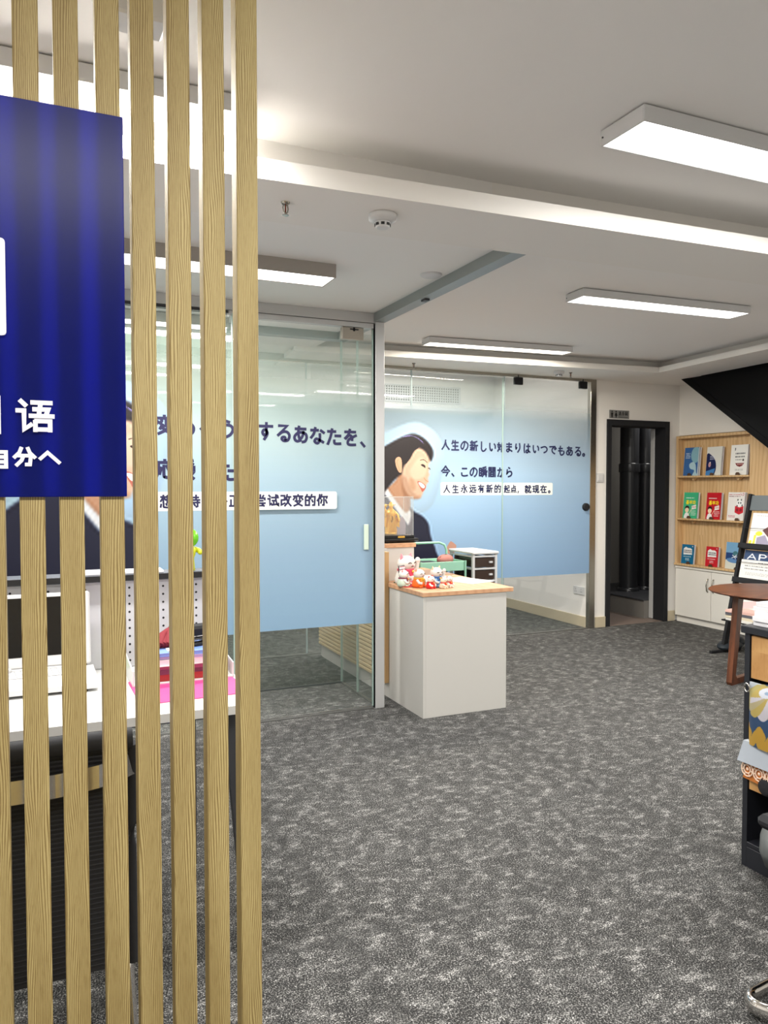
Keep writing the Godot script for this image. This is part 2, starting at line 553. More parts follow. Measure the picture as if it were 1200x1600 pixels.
func make_materials() -> void:
	mat("paint", c8(238, 235, 230), 0.75)
	mat("ceiling paint", c8(240, 238, 235), 0.85)
	mat("white laminate", c8(194, 192, 187), 0.4)
	mat("white plastic", c8(210, 210, 210), 0.35)
	mat("alu", c8(196, 196, 196), 0.4, 0.2)
	mat("grey metal", c8(150, 156, 155), 0.45, 0.3)
	mat("steel", c8(170, 165, 155), 0.22, 0.95)
	mat("chrome", c8(215, 212, 208), 0.1, 1.0)
	mat("floor strip", c8(70, 70, 68), 0.6)
	mat("lamp grey", c8(158, 152, 145), 0.55)
	mat("black", c8(22, 22, 25), 0.45)
	mat("stair black", c8(10, 10, 12), 0.4).metallic_specular = 0.22
	mat("cupboard white", c8(236, 233, 226), 0.45)
	mat("soft black", c8(18, 19, 24), 0.8)
	mat("dark grey", c8(52, 53, 57), 0.5)
	mat("tile", c8(196, 184, 158), 0.35)
	mat("paper", c8(226, 226, 230), 0.7)
	mat("gold", c8(236, 182, 78), 0.3, 0.3)
	glass("clear glass", Color(0.6, 0.75, 0.66), 0.02)
	glass("acrylic", Color(0.95, 0.97, 0.97), 0.05)
	mat("glass edge", c8(168, 192, 184), 0.3)
	wood("oak", Vector2(0.18, 2.6), c8(190, 173, 120), c8(116, 94, 50), 58.0, 0.74, 2.6, 0.6, 360, 2048)
	wood("beech", Vector2(0.35, 0.9), c8(224, 192, 146), c8(188, 146, 96), 9.0, 0.4, 0.9, 0.5, 128, 256)
	wood("counter wood", Vector2(0.5, 0.5), c8(208, 164, 128), c8(180, 132, 96), 9.0, 0.4, 0.8, 0.45, 128, 256)
	wood("walnut", Vector2(0.3, 0.3), c8(112, 66, 42), c8(66, 36, 22), 5.0, 0.5, 0.7, 0.35, 128, 256)

func slab(called: String, lo: Vector3, hi: Vector3, m: Material, label: String, category: String) -> MeshInstance3D:
	var st := nb()
	lohi(st, lo, hi)
	var o := mi(called, st, m)
	tag(o, label, category, "", "structure")
	return o

func make_room() -> void:
	var P: Material = mats["paint"]
	var C: Material = mats["ceiling paint"]
	slab("floor", Vector3(-1.8, -0.12, -8.2), Vector3(6.0, 0, 2.6), carpet(), "dark grey mottled loop-pile carpet floor running through the whole office", "floor")
	slab("wall_left", Vector3(-1.95, 0, -8.2), Vector3(-1.8, 2.9, 2.6), P, "white painted wall to the left of the oak slat screen", "wall")
	slab("wall_behind", Vector3(-1.95, 0, 2.6), Vector3(6.15, 2.9, 2.75), P, "white painted wall behind the viewpoint", "wall")
	# right wall: upper part over the built-in library, full height near the viewpoint
	var st := nb()
	lohi(st, Vector3(6.0, 1.915, -6.2), Vector3(6.15, 2.9, -4.0))
	lohi(st, Vector3(6.0, 0, -4.0), Vector3(6.15, 2.9, 2.75))
	lohi(st, Vector3(6.15, 0, -6.2), Vector3(6.3, 2.9, -4.0))
	tag(mi("wall_right", st, P), "white painted wall above the wooden book display under the stair", "wall", "", "structure")
	# wall with the restroom door
	st = nb()
	lohi(st, Vector3(4.915, 0, -6.2), Vector3(5.056, 2.9, -6.03))
	lohi(st, Vector3(5.056, 2.055, -6.2), Vector3(5.856, 2.9, -6.03))
	lohi(st, Vector3(5.856, 0, -6.2), Vector3(6.15, 2.9, -6.03))
	tag(mi("wall_back", st, P), "white painted wall around the black restroom doorway", "wall", "", "structure")
	var bs := nb()
	lohi(bs, Vector3(4.93, 0, -6.03), Vector3(5.052, 0.105, -6.012), 0.002)
	tag(mi("baseboard_back", bs, mats["tile"]), "beige tile skirting block left of the restroom door", "baseboard", "", "structure")
	bs = nb()
	lohi(bs, Vector3(5.86, 0, -6.03), Vector3(5.955, 0.105, -6.012), 0.002)
	tag(mi("baseboard_corner", bs, mats["tile"]), "beige tile skirting block between restroom door and white cupboard", "baseboard", "", "structure")
	# ceilings
	slab("ceiling", Vector3(-1.95, 2.56, -2.62), Vector3(6.15, 2.7, 2.75), C, "white front ceiling with the large flat lamps", "ceiling")
	slab("ceiling_left", Vector3(-1.95, 2.465, -5.1), Vector3(1.9, 2.62, -2.55), C, "white ceiling left of the grey track above the glass office", "ceiling")
	slab("ceiling_right", Vector3(1.9, 2.54, -6.2), Vector3(6.15, 2.7, -2.55), C, "white ceiling right of the grey track above the reception desk", "ceiling")
	slab("ceiling_corridor", Vector3(-1.95, 2.465, -6.03), Vector3(1.9, 2.62, -5.1), C, "white ceiling strip behind the glass office", "ceiling")
	# beam with an upstand lip and an unlit recess behind it
	var xf := Transform3D(Basis(Vector3.UP, -0.04), Vector3(0.7, 0, -2.435))
	st = nb()
	lohi(st, Vector3(-2.7, 2.385, -0.385), Vector3(5.6, 2.40, 0), 0, xf)
	lohi(st, Vector3(-2.7, 2.40, -0.02), Vector3(5.6, 2.452, 0), 0, xf)
	lohi(st, Vector3(-2.7, 2.40, -0.385), Vector3(5.6, 2.62, -0.15), 0, xf)
	tag(mi("trim_1", st, P), "white ceiling beam with a bright upstand lip crossing the room", "ceiling beam", "", "structure")
	# cornice along the back wall and the right side
	st = nb()
	var cx := Transform3D(Basis(Vector3.UP, -0.075), Vector3(2.49, 0, -5.6))
	lohi(st, Vector3(-0.75, 2.43, -0.75), Vector3(2.66, 2.445, 0), 0, cx)
	lohi(st, Vector3(-0.75, 2.445, -0.018), Vector3(2.66, 2.478, 0), 0, cx)
	lohi(st, Vector3(-0.75, 2.445, -0.75), Vector3(2.9, 2.6, -0.11), 0, cx)
	tag(mi("trim_2", st, P), "white stepped cornice over the back glass front", "cornice", "", "structure")
	st = nb()
	var rx := Transform3D(Basis(Vector3.UP, -0.10), Vector3(5.12, 0, -5.4))
	lohi(st, Vector3(0, 2.43, -0.75), Vector3(0.50, 2.445, 2.9), 0, rx)
	lohi(st, Vector3(0, 2.445, 0), Vector3(0.018, 2.478, 2.9), 0, rx)
	lohi(st, Vector3(0.11, 2.445, -0.75), Vector3(0.50, 2.6, 2.9), 0, rx)
	lohi(st, Vector3(0.50, 2.43, -0.75), Vector3(1.2, 2.6, -0.06), 0, rx)
	tag(mi("trim_3", st, P), "white stepped cornice running along the stairwell opening", "cornice", "", "structure")
	# grey ceiling track, from the beam to the glass office and along its side
	st = nb()
	lohi(st, Vector3(1.866, 2.413, -5.06), Vector3(1.94, 2.47, -2.80))
	lohi(st, Vector3(-1.8, 2.413, -5.10), Vector3(1.94, 2.47, -5.02))
	lohi(st, Vector3(1.90, 2.47, -5.06), Vector3(1.94, 2.545, -2.6))
	var tr := mi("trim_4", st, mats["grey metal"])
	tag(tr, "grey metal ceiling track running from the beam to the aluminium post", "ceiling track", "", "structure")
	var bk := nb()
	bx(bk, Vector3(1.90, 2.409, -3.75), Vector3(0.03, 0.012, 0.05), 0.002)
	mi("catch_plate", bk, mats["dark grey"], tr)

func lamp(at: Vector3, size: Vector3, turn: float, label: String, rim: Material, group: String, power := 1.0, warm := 0.0) -> void:
	var o := base("ceiling_light", label, "ceiling light", at, turn, group)
	var st := nb()
	var w := size.x / 2
	var d := size.z / 2
	var t := 0.006
	# open frame: four sides and a lid
	lohi(st, Vector3(-w, 0, d - t), Vector3(w, size.y, d), 0.001)
	lohi(st, Vector3(-w, 0, -d), Vector3(w, size.y, -d + t), 0.001)
	lohi(st, Vector3(-w, 0, -d + t), Vector3(-w + t, size.y, d - t), 0.001)
	lohi(st, Vector3(w - t, 0, -d + t), Vector3(w, size.y, d - t), 0.001)
	lohi(st, Vector3(-w + t, size.y - 0.006, -d + t), Vector3(w - t, size.y, d - t))
	mi("frame", st, rim, o)
	var col := Color(1.0, 0.988 - warm * 0.04, 0.968 - warm * 0.12)
	var key := "lamp glow %.2f" % warm
	var g := mat(key, Color.WHITE, 0.5)
	g.emission_enabled = true
	g.emission = col
	g.emission_energy_multiplier = 2.2
	st = nb()
	lohi(st, Vector3(-w + t, 0.003, -d + t), Vector3(w - t, 0.012, d - t))
	mi("diffuser", st, g, o)
	for s in [-1, 1]:
		var sc := nb()
		cyl(sc, Vector3(s * (w + 0.0005), size.y * 0.5, -d + 0.012), Vector3(s * (w + 0.003), size.y * 0.5, -d + 0.012), 0.003, 8)
		mi("screw", sc, mats["dark grey"], o)
	var l := AreaLight3D.new()
	l.name = "lamp_light"
	l.area_size = Vector2(size.x - 2 * t, size.z - 2 * t)
	l.light_color = col
	l.light_energy = LAMP * power
	l.area_range = 14.0
	l.area_attenuation = 2.0
	l.shadow_enabled = true
	l.position = Vector3(0, -0.004, 0)
	l.rotation.x = -PI / 2
	o.add_child(l, true)

func make_lamps() -> void:
	var W: Material = mats["white plastic"]
	lamp(Vector3(2.29, 2.505, -1.935), Vector3(1.24, 0.05, 0.20), 0, "large white flat ceiling lamp nearest the viewer, at the upper right", W, "flat white ceiling lamps", 0.38)
	lamp(Vector3(-0.055, 2.505, -2.37), Vector3(1.24, 0.05, 0.18), 0, "white flat ceiling lamp glowing behind the oak slats above the blue sign", W, "flat white ceiling lamps")
	lamp(Vector3(3.47, 2.49, -3.65), Vector3(1.26, 0.045, 0.175), -0.05, "white flat ceiling lamp over the aisle, right of the grey track", W, "flat white ceiling lamps")
	lamp(Vector3(3.32, 2.49, -5.25), Vector3(1.27, 0.045, 0.15), -0.07, "white flat ceiling lamp farthest back, above the back glass front", W, "flat white ceiling lamps", 1.0, 0.6)
	lamp(Vector3(0.67, 2.40, -3.59), Vector3(1.24, 0.065, 0.19), 0, "grey-sided flat ceiling lamp in front of the glass office", mats["lamp grey"], "", 0.8)
	# lamps of the same office outside the frame and inside the glass rooms
	lamp(Vector3(2.29, 2.505, 0.2), Vector3(1.24, 0.05, 0.20), 0, "white flat ceiling lamp behind the viewpoint on the right", W, "flat white ceiling lamps", 1.45)
	lamp(Vector3(-0.02, 2.505, 0.2), Vector3(1.24, 0.05, 0.20), 0, "white flat ceiling lamp behind the viewpoint on the left", W, "flat white ceiling lamps")
	lamp(Vector3(4.3, 2.505, -1.0), Vector3(1.24, 0.05, 0.20), 0, "white flat ceiling lamp over the reading corner right of the frame", W, "flat white ceiling lamps")
	lamp(Vector3(0.45, 2.40, -4.93), Vector3(1.24, 0.06, 0.15), 0, "flat ceiling lamp inside the glass office", mats["lamp grey"], "", 1.0)
	lamp(Vector3(3.2, 2.645, -6.9), Vector3(1.24, 0.05, 0.20), 0, "flat ceiling lamp inside the back room behind the printed glass", W, "", 0.75)
	lamp(Vector3(6.4, 2.45, -6.55), Vector3(0.3, 0.04, 0.3), 0, "small square ceiling lamp inside the dim restroom", W, "", 0.2)

# ---------- glazing ----------
func film_material(key: String, img: Image) -> StandardMaterial3D:
	var m := mat(key, Color.WHITE, 0.45)
	m.albedo_texture = tex(img)
	m.transparency = BaseMaterial3D.TRANSPARENCY_ALPHA
	m.texture_repeat = false
	m.backlight_enabled = true
	m.backlight = Color(0.5, 0.5, 0.5)
	return m

# a sheet with texture coordinates measured from the whole print
func sheet(lo: Vector2, hi: Vector2, z: float, whole_lo: Vector2, whole_hi: Vector2) -> SurfaceTool:
	var st := nb()
	var c := [Vector2(lo.x, lo.y), Vector2(lo.x, hi.y), Vector2(hi.x, hi.y), Vector2(lo.x, lo.y), Vector2(hi.x, hi.y), Vector2(hi.x, lo.y)]
	for p in c:
		st.set_normal(Vector3(0, 0, 1))
		st.set_uv(Vector2((p.x - whole_lo.x) / (whole_hi.x - whole_lo.x), 1.0 - (p.y - whole_lo.y) / (whole_hi.y - whole_lo.y)))
		st.add_vertex(Vector3(p.x, p.y, z))
	return st

func gradient(img: Image, y_lo: float, y_hi: float, stops: Array) -> void:
	var H := img.get_height()
	for r in H:
		var y := lerpf(y_hi, y_lo, (r + 0.5) / H)
		var c: Color = stops[0][1]
		for k in stops.size() - 1:
			if y <= stops[k][0]: c = (stops[k][1] as Color).lerp(stops[k + 1][1], clampf((stops[k][0] - y) / (stops[k][0] - stops[k + 1][0]), 0, 1))
		img.fill_rect(Rect2i(0, r, img.get_width(), 1), c)

func curve_of(nums: Array, t: Transform2D, closed := true) -> PackedVector2Array:
	var q := PackedVector2Array()
	for k in range(0, nums.size(), 2): q.append(t * Vector2(nums[k], nums[k + 1]))
	return smooth(q, 4, closed)

# the printed smiling woman in a navy jacket, in a drawing frame of its own
func portrait(img: Image, t: Transform2D) -> void:
	var hair := c8(30, 22, 24)
	var skin := c8(190, 160, 138)
	var shade := c8(146, 104, 78)
	var navy := c8(24, 26, 48)
	# soft glow printed round the head
	for k in 8: ip(img, curve_of([-100, 250, 100, 130, 330, 40, 500, 110, 585, 260, 580, 420, 540, 600, 470, 760, 300, 820, -100, 800], t.translated_local(Vector2(230, 420)).scaled_local(Vector2.ONE * (1.12 - k * 0.028)).translated_local(Vector2(-230, -420))), c8(146, 171, 194).lerp(c8(154, 181, 206), k / 7.0))
	# jacket
	ip(img, curve_of([-260, 1500, -260, 900, -200, 760, -60, 680, 50, 650, 110, 730, 180, 830, 260, 930, 300, 850, 304, 795, 345, 838, 410, 872, 455, 915, 482, 965, 495, 1050, 520, 1130, 552, 1220, 590, 1500], t), navy)
	# neck
	ip(img, curve_of([225, 470, 170, 540, 110, 600, 82, 632, 130, 700, 210, 790, 262, 850, 300, 830, 305, 760, 306, 700, 340, 600], t), shade)
	ip(img, curve_of([215, 500, 170, 560, 110, 615, 150, 690, 230, 790, 265, 830, 262, 740, 232, 650, 222, 570], t), c8(170, 128, 100))
	# blouse collar
	ip(img, curve_of([60, 655, 84, 612, 130, 672, 200, 770, 262, 842, 302, 815, 316, 872, 290, 960, 255, 925, 190, 840, 118, 735], t), c8(202, 204, 208))
	iline(img, curve_of([125, 735, 195, 838, 258, 922], t, false), 2.0, c8(168, 172, 182))
	# hair behind the face
	ip(img, curve_of([495, 362, 524, 300, 512, 235, 462, 168, 402, 124, 330, 104, 250, 128, 170, 168, 95, 212, 30, 255, -50, 320, -100, 430, -90, 560, -40, 670, 40, 680, 92, 615, 140, 556, 190, 505, 240, 470, 300, 400, 440, 300], t), hair)
	# face
	ip(img, curve_of([300, 338, 338, 270, 382, 236, 440, 262, 476, 315, 494, 364, 476, 396, 489, 428, 480, 462, 490, 486, 474, 520, 478, 556, 458, 582, 448, 618, 428, 655, 411, 694, 394, 712, 345, 707, 308, 700, 262, 640, 236, 570, 226, 480, 240, 420, 270, 370], t), skin)
	ip(img, curve_of([232, 500, 240, 575, 265, 642, 310, 702, 345, 708, 394, 712, 410, 694, 360, 676, 320, 636, 292, 580, 270, 520], t), shade.lerp(skin, 0.62))
	ip(img, curve_of([262, 660, 310, 700, 350, 706, 392, 710, 380, 716, 330, 716, 280, 690], t), shade)
	# cheek and forehead light, then the broad shapes are softened as in print
	ip(img, curve_of([330, 400, 390, 330, 450, 350, 466, 420, 440, 500, 380, 530, 330, 520, 300, 460], t), c8(200, 174, 152))
	ip(img, curve_of([300, 520, 340, 540, 356, 600, 340, 640, 300, 600], t), c8(178, 142, 116))
	var whole := img.get_size()
	img.resize(whole.x / 7, whole.y / 7, Image.INTERPOLATE_LANCZOS)
	img.resize(whole.x, whole.y, Image.INTERPOLATE_CUBIC)
	# forelock and ear
	ip(img, curve_of([380, 236, 338, 268, 302, 336, 262, 388, 236, 380, 222, 340, 200, 322, 240, 230, 320, 180, 400, 190], t), hair)
	ip(img, curve_of([190, 323, 216, 332, 226, 372, 226, 440, 218, 470, 196, 462, 172, 410, 165, 350], t), c8(204, 158, 128))
	iline(img, curve_of([196, 345, 180, 372, 196, 420, 206, 452], t, false), 2.0, c8(186, 132, 100))
	for k in 5: iline(img, curve_of([236 + k * 22, 138 - k * 4, 300 + k * 20, 122 + k * 4, 372 + k * 8, 142 + k * 8, 420 + k * 4, 176 + k * 6], t, false), 1.6, c8(132, 122, 190).lerp(hair, k * 0.17))
	# brow, eyes, nose, mouth
	iline(img, curve_of([398, 352, 432, 346, 466, 372], t, false), 2.4, c8(84, 60, 52))
	ip(img, curve_of([404, 396, 424, 388, 446, 402, 448, 424, 434, 416], t), c8(44, 30, 30))
	iline(img, curve_of([474, 428, 488, 426, 494, 438], t, false), 2.4, c8(44, 30, 30))
	iline(img, curve_of([436, 516, 446, 534, 464, 548, 476, 552], t, false), 2.6, c8(184, 126, 96))
	ip(img, curve_of([372, 556, 398, 552, 432, 572, 452, 594, 446, 622, 420, 650, 404, 622], t), c8(172, 92, 78))
	ip(img, curve_of([382, 562, 402, 560, 430, 578, 444, 598, 436, 614, 414, 610, 396, 590], t), c8(226, 222, 216))
	# jacket lapel, sleeve seam and the hand at the hip
	iline(img, curve_of([304, 800, 322, 880, 330, 1000, 336, 1200], t, false), 2.0, c8(22, 23, 44))
	ip(img, curve_of([655, 1200, 690, 1130, 715, 1135, 740, 1155, 752, 1172, 740, 1230, 680, 1250], t), c8(186, 140, 122))

func make_glass_office() -> void:
	var G: Material = mats["clear glass"]
	var o := base("window_1", "frameless glass front of the left office, printed sky blue with large navy slogan and white caption", "glass partition", Vector3.ZERO, 0, "", "structure")
	var Z := -4.41
	# post and header rails
	var st := nb()
	lohi(st, Vector3(1.872, 0, -4.44), Vector3(1.934, 2.413, -4.375), 0.003)
	lohi(st, Vector3(1.872, 0, -4.4365), Vector3(1.884, 2.40, -4.379), 0)
	mi("post", st, mats["alu"], o)
	st = nb()
	lohi(st, Vector3(-1.8, 2.405, -4.45), Vector3(1.872, 2.465, -4.385), 0.002)
	mi("header", st, mats["alu"], o)
	st = nb()
	lohi(st, Vector3(0.97, 2.372, -4.44), Vector3(1.868, 2.402, -4.39), 0.002)
	mi("sliding_rail", st, mats["alu"], o)
	st = nb()
	lohi(st, Vector3(-1.8, 2.385, -4.43), Vector3(0.965, 2.405, -4.40), 0.001)
	mi("sliding_rail", st, mats["dark grey"], o)
	st = nb()
	lohi(st, Vector3(0.955, 0.012, Z - 0.006), Vector3(1.868, 2.37, Z + 0.004), 0)
	mi("pane", st, G, o)
	st = nb()
	lohi(st, Vector3(-1.8, 0.012, Z + 0.012), Vector3(0.985, 2.385, Z + 0.022), 0)
	mi("pane", st, G, o)
	st = nb()
	lohi(st, Vector3(0.982, 0.012, Z + 0.010), Vector3(0.988, 2.385, Z + 0.024), 0)
	mi("pane_edge", st, mats["glass edge"], o)
	st = nb()
	lohi(st, Vector3(1.866, 0.012, Z - 0.007), Vector3(1.871, 2.37, Z + 0.006), 0)
	mi("pane_edge", st, mats["glass edge"], o)
	# floor guide
	st = nb()
	lohi(st, Vector3(-1.8, 0, Z - 0.008), Vector3(1.87, 0.004, Z + 0.024), 0.001)
	mi("floor_guide", st, mats["floor strip"], o)
	# print
	var lo := Vector2(-0.95, 0.537)
	var hi := Vector2(1.865, 2.37)
	var img := blank(1126, 733, Color(0, 0, 0, 0))
	gradient(img, lo.y, hi.y, [[2.36, c8(196, 214, 206, 20)], [2.02, c8(160, 174, 164, 120)], [1.90, c8(148, 166, 162, 200)], [1.72, c8(164, 183, 184, 232)], [1.45, c8(158, 183, 197, 246)], [1.0, c8(144, 173, 196, 252)], [0.5, c8(136, 169, 196, 255)]])
	# the drawing frame of the portrait, placed so that the chin meets (0.41, 1.335)
	var ppm := 400.0
	var sx := 0.95 / 6.0 / 162.0
	var sy := 0.95 / 6.0 / 179.0
	var t := Transform2D(Vector2(sx * ppm, 0), Vector2(0, sy * ppm), Vector2((0.41 - 395 * sx - lo.x) * ppm, (hi.y - 1.335 - 712 * sy) * ppm))
	portrait(img, t)
	var fm := film_material("office print", img)
	mi("printed_film", sheet(Vector2(0.957, lo.y), hi, Z + 0.006, lo, hi), fm, o)
	mi("printed_film", sheet(lo, Vector2(0.983, hi.y), Z + 0.024, lo, hi), fm, o)
	var ink := mat("navy ink", c8(28, 26, 72), 0.6)
	st = nb()
	letters(st, "変わろうと", Vector3(0.555, 1.79, Z + 0.0255), Vector2(0.096, 0.108), 0.116, 0.0170, 0.0004, -0.03)
	letters(st, "するあなたを、", Vector3(1.135, 1.770, Z + 0.0075), Vector2(0.094, 0.104), 0.107, 0.0170, 0.0004, -0.045)
	letters(st, "応援したい", Vector3(0.555, 1.545, Z + 0.0255), Vector2(0.096, 0.108), 0.116, 0.0170, 0.0004, -0.03)
	mi("slogan", st, ink, o)
	st = nb()
	ext(st, rrect(1.09, 0.107, 0.014), 0.0004, Transform3D(Basis.IDENTITY, Vector3(1.075, 1.312, Z + 0.0248)))
	mi("caption_label", st, mat("label white", c8(232, 236, 232), 0.5), o)
	st = nb()
	letters(st, "想支持那个正在尝试改变的你", Vector3(0.575, 1.348, Z + 0.0256), Vector2(0.066, 0.072), 0.0765, 0.0108, 0.0004)
	mi("caption", st, ink, o)
	# pull strip and patch lock
	st = nb()
	lohi(st, Vector3(1.803, 1.0, Z + 0.007), Vector3(1.835, 1.16, Z + 0.016), 0.003)
	mi("pull_strip", st, mat("frosted strip", c8(206, 222, 205), 0.4), o)
	st = nb()
	lohi(st, Vector3(1.66, 2.295, Z - 0.02), Vector3(1.80, 2.368, Z + 0.02), 0.003)
	mi("patch_lock", st, mat("brushed steel", c8(176, 168, 156), 0.35, 0.6), o)
	st = nb()
	lohi(st, Vector3(1.71, 2.352, Z + 0.02), Vector3(1.765, 2.36, Z + 0.022))
	lohi(st, Vector3(1.73, 2.345, Z + 0.02), Vector3(1.742, 2.368, Z + 0.022))
	mi("lock_slot", st, mats["black"], o)
	# side and back glazing of the office
	var s := base("window_2", "clear glass side and rear walls of the left office behind the aluminium post", "glass partition", Vector3.ZERO, 0, "", "structure")
	for k in 2:
		st = nb()
		lohi(st, Vector3(1.898, 0.01, -4.45 - k * 0.31 - 0.30), Vector3(1.908, 2.413, -4.45 - k * 0.31), 0)
		mi("pane", st, G, s)
	for k in 3:
		st = nb()
		lohi(st, Vector3(-1.8 + k * 1.235, 0.01, -5.065), Vector3(-1.8 + k * 1.235 + 1.23, 2.413, -5.055), 0)
		mi("pane", st, G, s)
	for z in [-4.755, -5.06]:
		st = nb()
		lohi(st, Vector3(1.896, 0.01, z - 0.002), Vector3(1.91, 2.413, z + 0.003), 0)
		mi("pane_edge", st, mats["glass edge"], s)
	st = nb()
	lohi(st, Vector3(1.892, 0, -5.07), Vector3(1.914, 0.006, -4.45), 0.001)
	mi("floor_guide", st, mats["floor strip"], s)
	st = nb()
	lohi(st, Vector3(-1.8, 0, -5.07), Vector3(1.90, 0.010, -5.05), 0.001)
	mi("floor_guide", st, mats["dark grey"], s)

func make_back_office() -> void:
	var G: Material = mats["clear glass"]
	var P: Material = mats["paint"]
	var Z := -6.03
	var o := base("window_3", "glass front of the back room, printed with a smiling woman in a navy jacket and a navy slogan", "glass partition", Vector3.ZERO, 0, "", "structure")
	var st := nb()
	lohi(st, Vector3(4.845, 0, Z - 0.03), Vector3(4.915, 2.45, Z + 0.02), 0.003)
	lohi(st, Vector3(-1.8, 2.405, Z - 0.03), Vector3(4.845, 2.47, Z + 0.02), 0.003)
	mi("steel_frame", st, mats["steel"], o)
	var xs := [0.0, 1.0, 1.96, 2.92, 3.875]
	for k in 4:
		st = nb()
		lohi(st, Vector3(xs[k] + 0.002, 0.01, Z - 0.006), Vector3(xs[k + 1] - 0.002, 2.405, Z + 0.004), 0)
		mi("pane", st, G, o)
	for k in [1, 2, 3, 4]:
		st = nb()
		lohi(st, Vector3(xs[k] - 0.005, 0.01, Z - 0.007), Vector3(xs[k] + (0.005 if k < 4 else 0.0), 2.405, Z + 0.0055), 0)
		mi("pane_edge", st, mat("silicone joint", c8(180, 198, 200), 0.4), o)
	st = nb()
	lohi(st, Vector3(-1.8, 0, Z - 0.008), Vector3(4.84, 0.004, Z + 0.02), 0.001)
	mi("floor_guide", st, mats["floor strip"], o)
	# glass door leaf
	var d := mi("door_leaf", glass_box(Vector3(3.845, 0.012, Z + 0.012), Vector3(4.838, 2.39, Z + 0.022)), G, o)
	st = nb()
	lohi(st, Vector3(3.842, 0.012, Z + 0.010), Vector3(3.847, 2.39, Z + 0.024), 0)
	mi("leaf_edge", st, mats["glass edge"], d)
	for x in [4.01, 4.75]:
		st = nb()
		lohi(st, Vector3(x - 0.045, 2.335, Z + 0.004), Vector3(x + 0.045, 2.402, Z + 0.032), 0.002)
		cyl(st, Vector3(x, 2.40, Z + 0.017), Vector3(x, 2.425, Z + 0.017), 0.006, 8)
		mi("patch_hinge", st, mats["soft black"], d)
	st = nb()
	lathe(st, [Vector2(0, 0.03), Vector2(0.028, 0.03), Vector2(0.036, 0.024), Vector2(0.038, 0.0)], Vector3.ZERO, 22, Transform3D(Basis(Vector3.RIGHT, PI / 2), Vector3(4.786, 1.194, Z + 0.022)))
	mi("door_pull", st, mats["soft black"], d)
	# print over fixed panes and leaf
	var lo := Vector2(2.0, 0.547)
	var hi := Vector2(4.838, 2.405)
	var img := blank(1135, 743, Color(0, 0, 0, 0))
	gradient(img, lo.y, hi.y, [[2.40, c8(200, 218, 212, 12)], [2.16, c8(150, 164, 166, 80)], [2.02, c8(120, 142, 156, 185)], [1.75, c8(142, 165, 186, 234)], [1.5, c8(158, 187, 214, 246)], [1.1, c8(146, 178, 210, 252)], [0.5, c8(134, 167, 202, 255)]])
	var ppm := 400.0
	var sx := 1.0 / 6.0 / 162.0
	var sy := 1.0 / 6.0 / 179.0
	var t := Transform2D(Vector2(sx * ppm, 0), Vector2(0, sy * ppm), Vector2((2.637 - 42 * sx - lo.x) * ppm, (hi.y - 1.85 - 108 * sy) * ppm))
	portrait(img, t)
	var fm := film_material("back room print", img)
	mi("printed_film", sheet(lo, Vector2(3.872, hi.y), Z + 0.006, lo, hi), fm, o)
	mi("printed_film", sheet(Vector2(3.848, lo.y), hi, Z + 0.024, lo, hi), fm, d)
	var ink := mat("dark navy ink", c8(18, 26, 70), 0.6)
	st = nb()
	letters(st, "人生の新しい始", Vector3(3.215, 1.812, Z + 0.0075), Vector2(0.082, 0.094), 0.0965, 0.0145, 0.0004, -0.02)
	letters(st, "今、この瞬間か", Vector3(3.215, 1.575, Z + 0.0075), Vector2(0.082, 0.094), 0.0965, 0.0145, 0.0004, -0.01)
	mi("slogan", st, ink, o)
	st = nb()
	letters(st, "まりはいつでもある。", Vector3(3.868, 1.800, Z + 0.0255), Vector2(0.082, 0.092), 0.0975, 0.0145, 0.0004, -0.03)
	letters(st, "ら", Vector3(3.872, 1.572, Z + 0.0255), Vector2(0.080, 0.094), 0.0965, 0.0145, 0.0004, -0.01)
	mi("slogan", st, ink, d)
	st = nb()
	ext(st, rrect(0.66, 0.116, 0.012), 0.0004, Transform3D(Basis.IDENTITY, Vector3(3.538, 1.372, Z + 0.0068)))
	mi("caption_label", st, mats["label white"], o)
	st = nb()
	ext(st, rrect(0.55, 0.114, 0.012), 0.0004, Transform3D(Basis.IDENTITY, Vector3(4.124, 1.370, Z + 0.0248)))
	mi("caption_label", st, mats["label white"], d)
	st = nb()
	letters(st, "人生永远有新的", Vector3(3.235, 1.410, Z + 0.0077), Vector2(0.068, 0.076), 0.0885, 0.0112, 0.0004)
	mi("caption", st, ink, o)
	st = nb()
	letters(st, "起点,", Vector3(3.858, 1.406, Z + 0.0257), Vector2(0.060, 0.074), 0.073, 0.0105, 0.0004)
	letters(st, "就现在。", Vector3(4.085, 1.404, Z + 0.0257), Vector2(0.068, 0.075), 0.088, 0.0112, 0.0004)
	mi("caption", st, ink, d)
	# the room behind
	slab("wall_back_room", Vector3(-1.8, 0, -8.35), Vector3(5.0, 2.9, -8.2), P, "white rear wall of the room behind the printed glass", "wall")
	slab("wall_back_room_right", Vector3(4.86, 0, -8.2), Vector3(5.0, 2.9, -6.06), P, "white side wall with a socket behind the glass door", "wall")
	slab("ceiling_back_room", Vector3(-1.8, 2.695, -8.2), Vector3(4.86, 2.8, -6.03), mats["ceiling paint"], "white ceiling of the room behind the printed glass", "ceiling")
	slab("trim_5", Vector3(-1.8, 2.262, -8.2), Vector3(4.86, 2.695, -7.79), P, "white boxed bulkhead with an air grille in the back room", "bulkhead")
	st = nb()
	lohi(st, Vector3(4.845, 0, -8.2), Vector3(4.86, 0.105, -6.06), 0.002)
	tag(mi("baseboard_back_room", st, mats["tile"]), "beige tile skirting seen below the printed film", "baseboard", "", "structure")
	# air grille
	var g := base("air_grille", "white air-conditioning grille of small square cells in the back room bulkhead", "air grille", Vector3(3.92, 2.35, -7.79))
	st = nb()
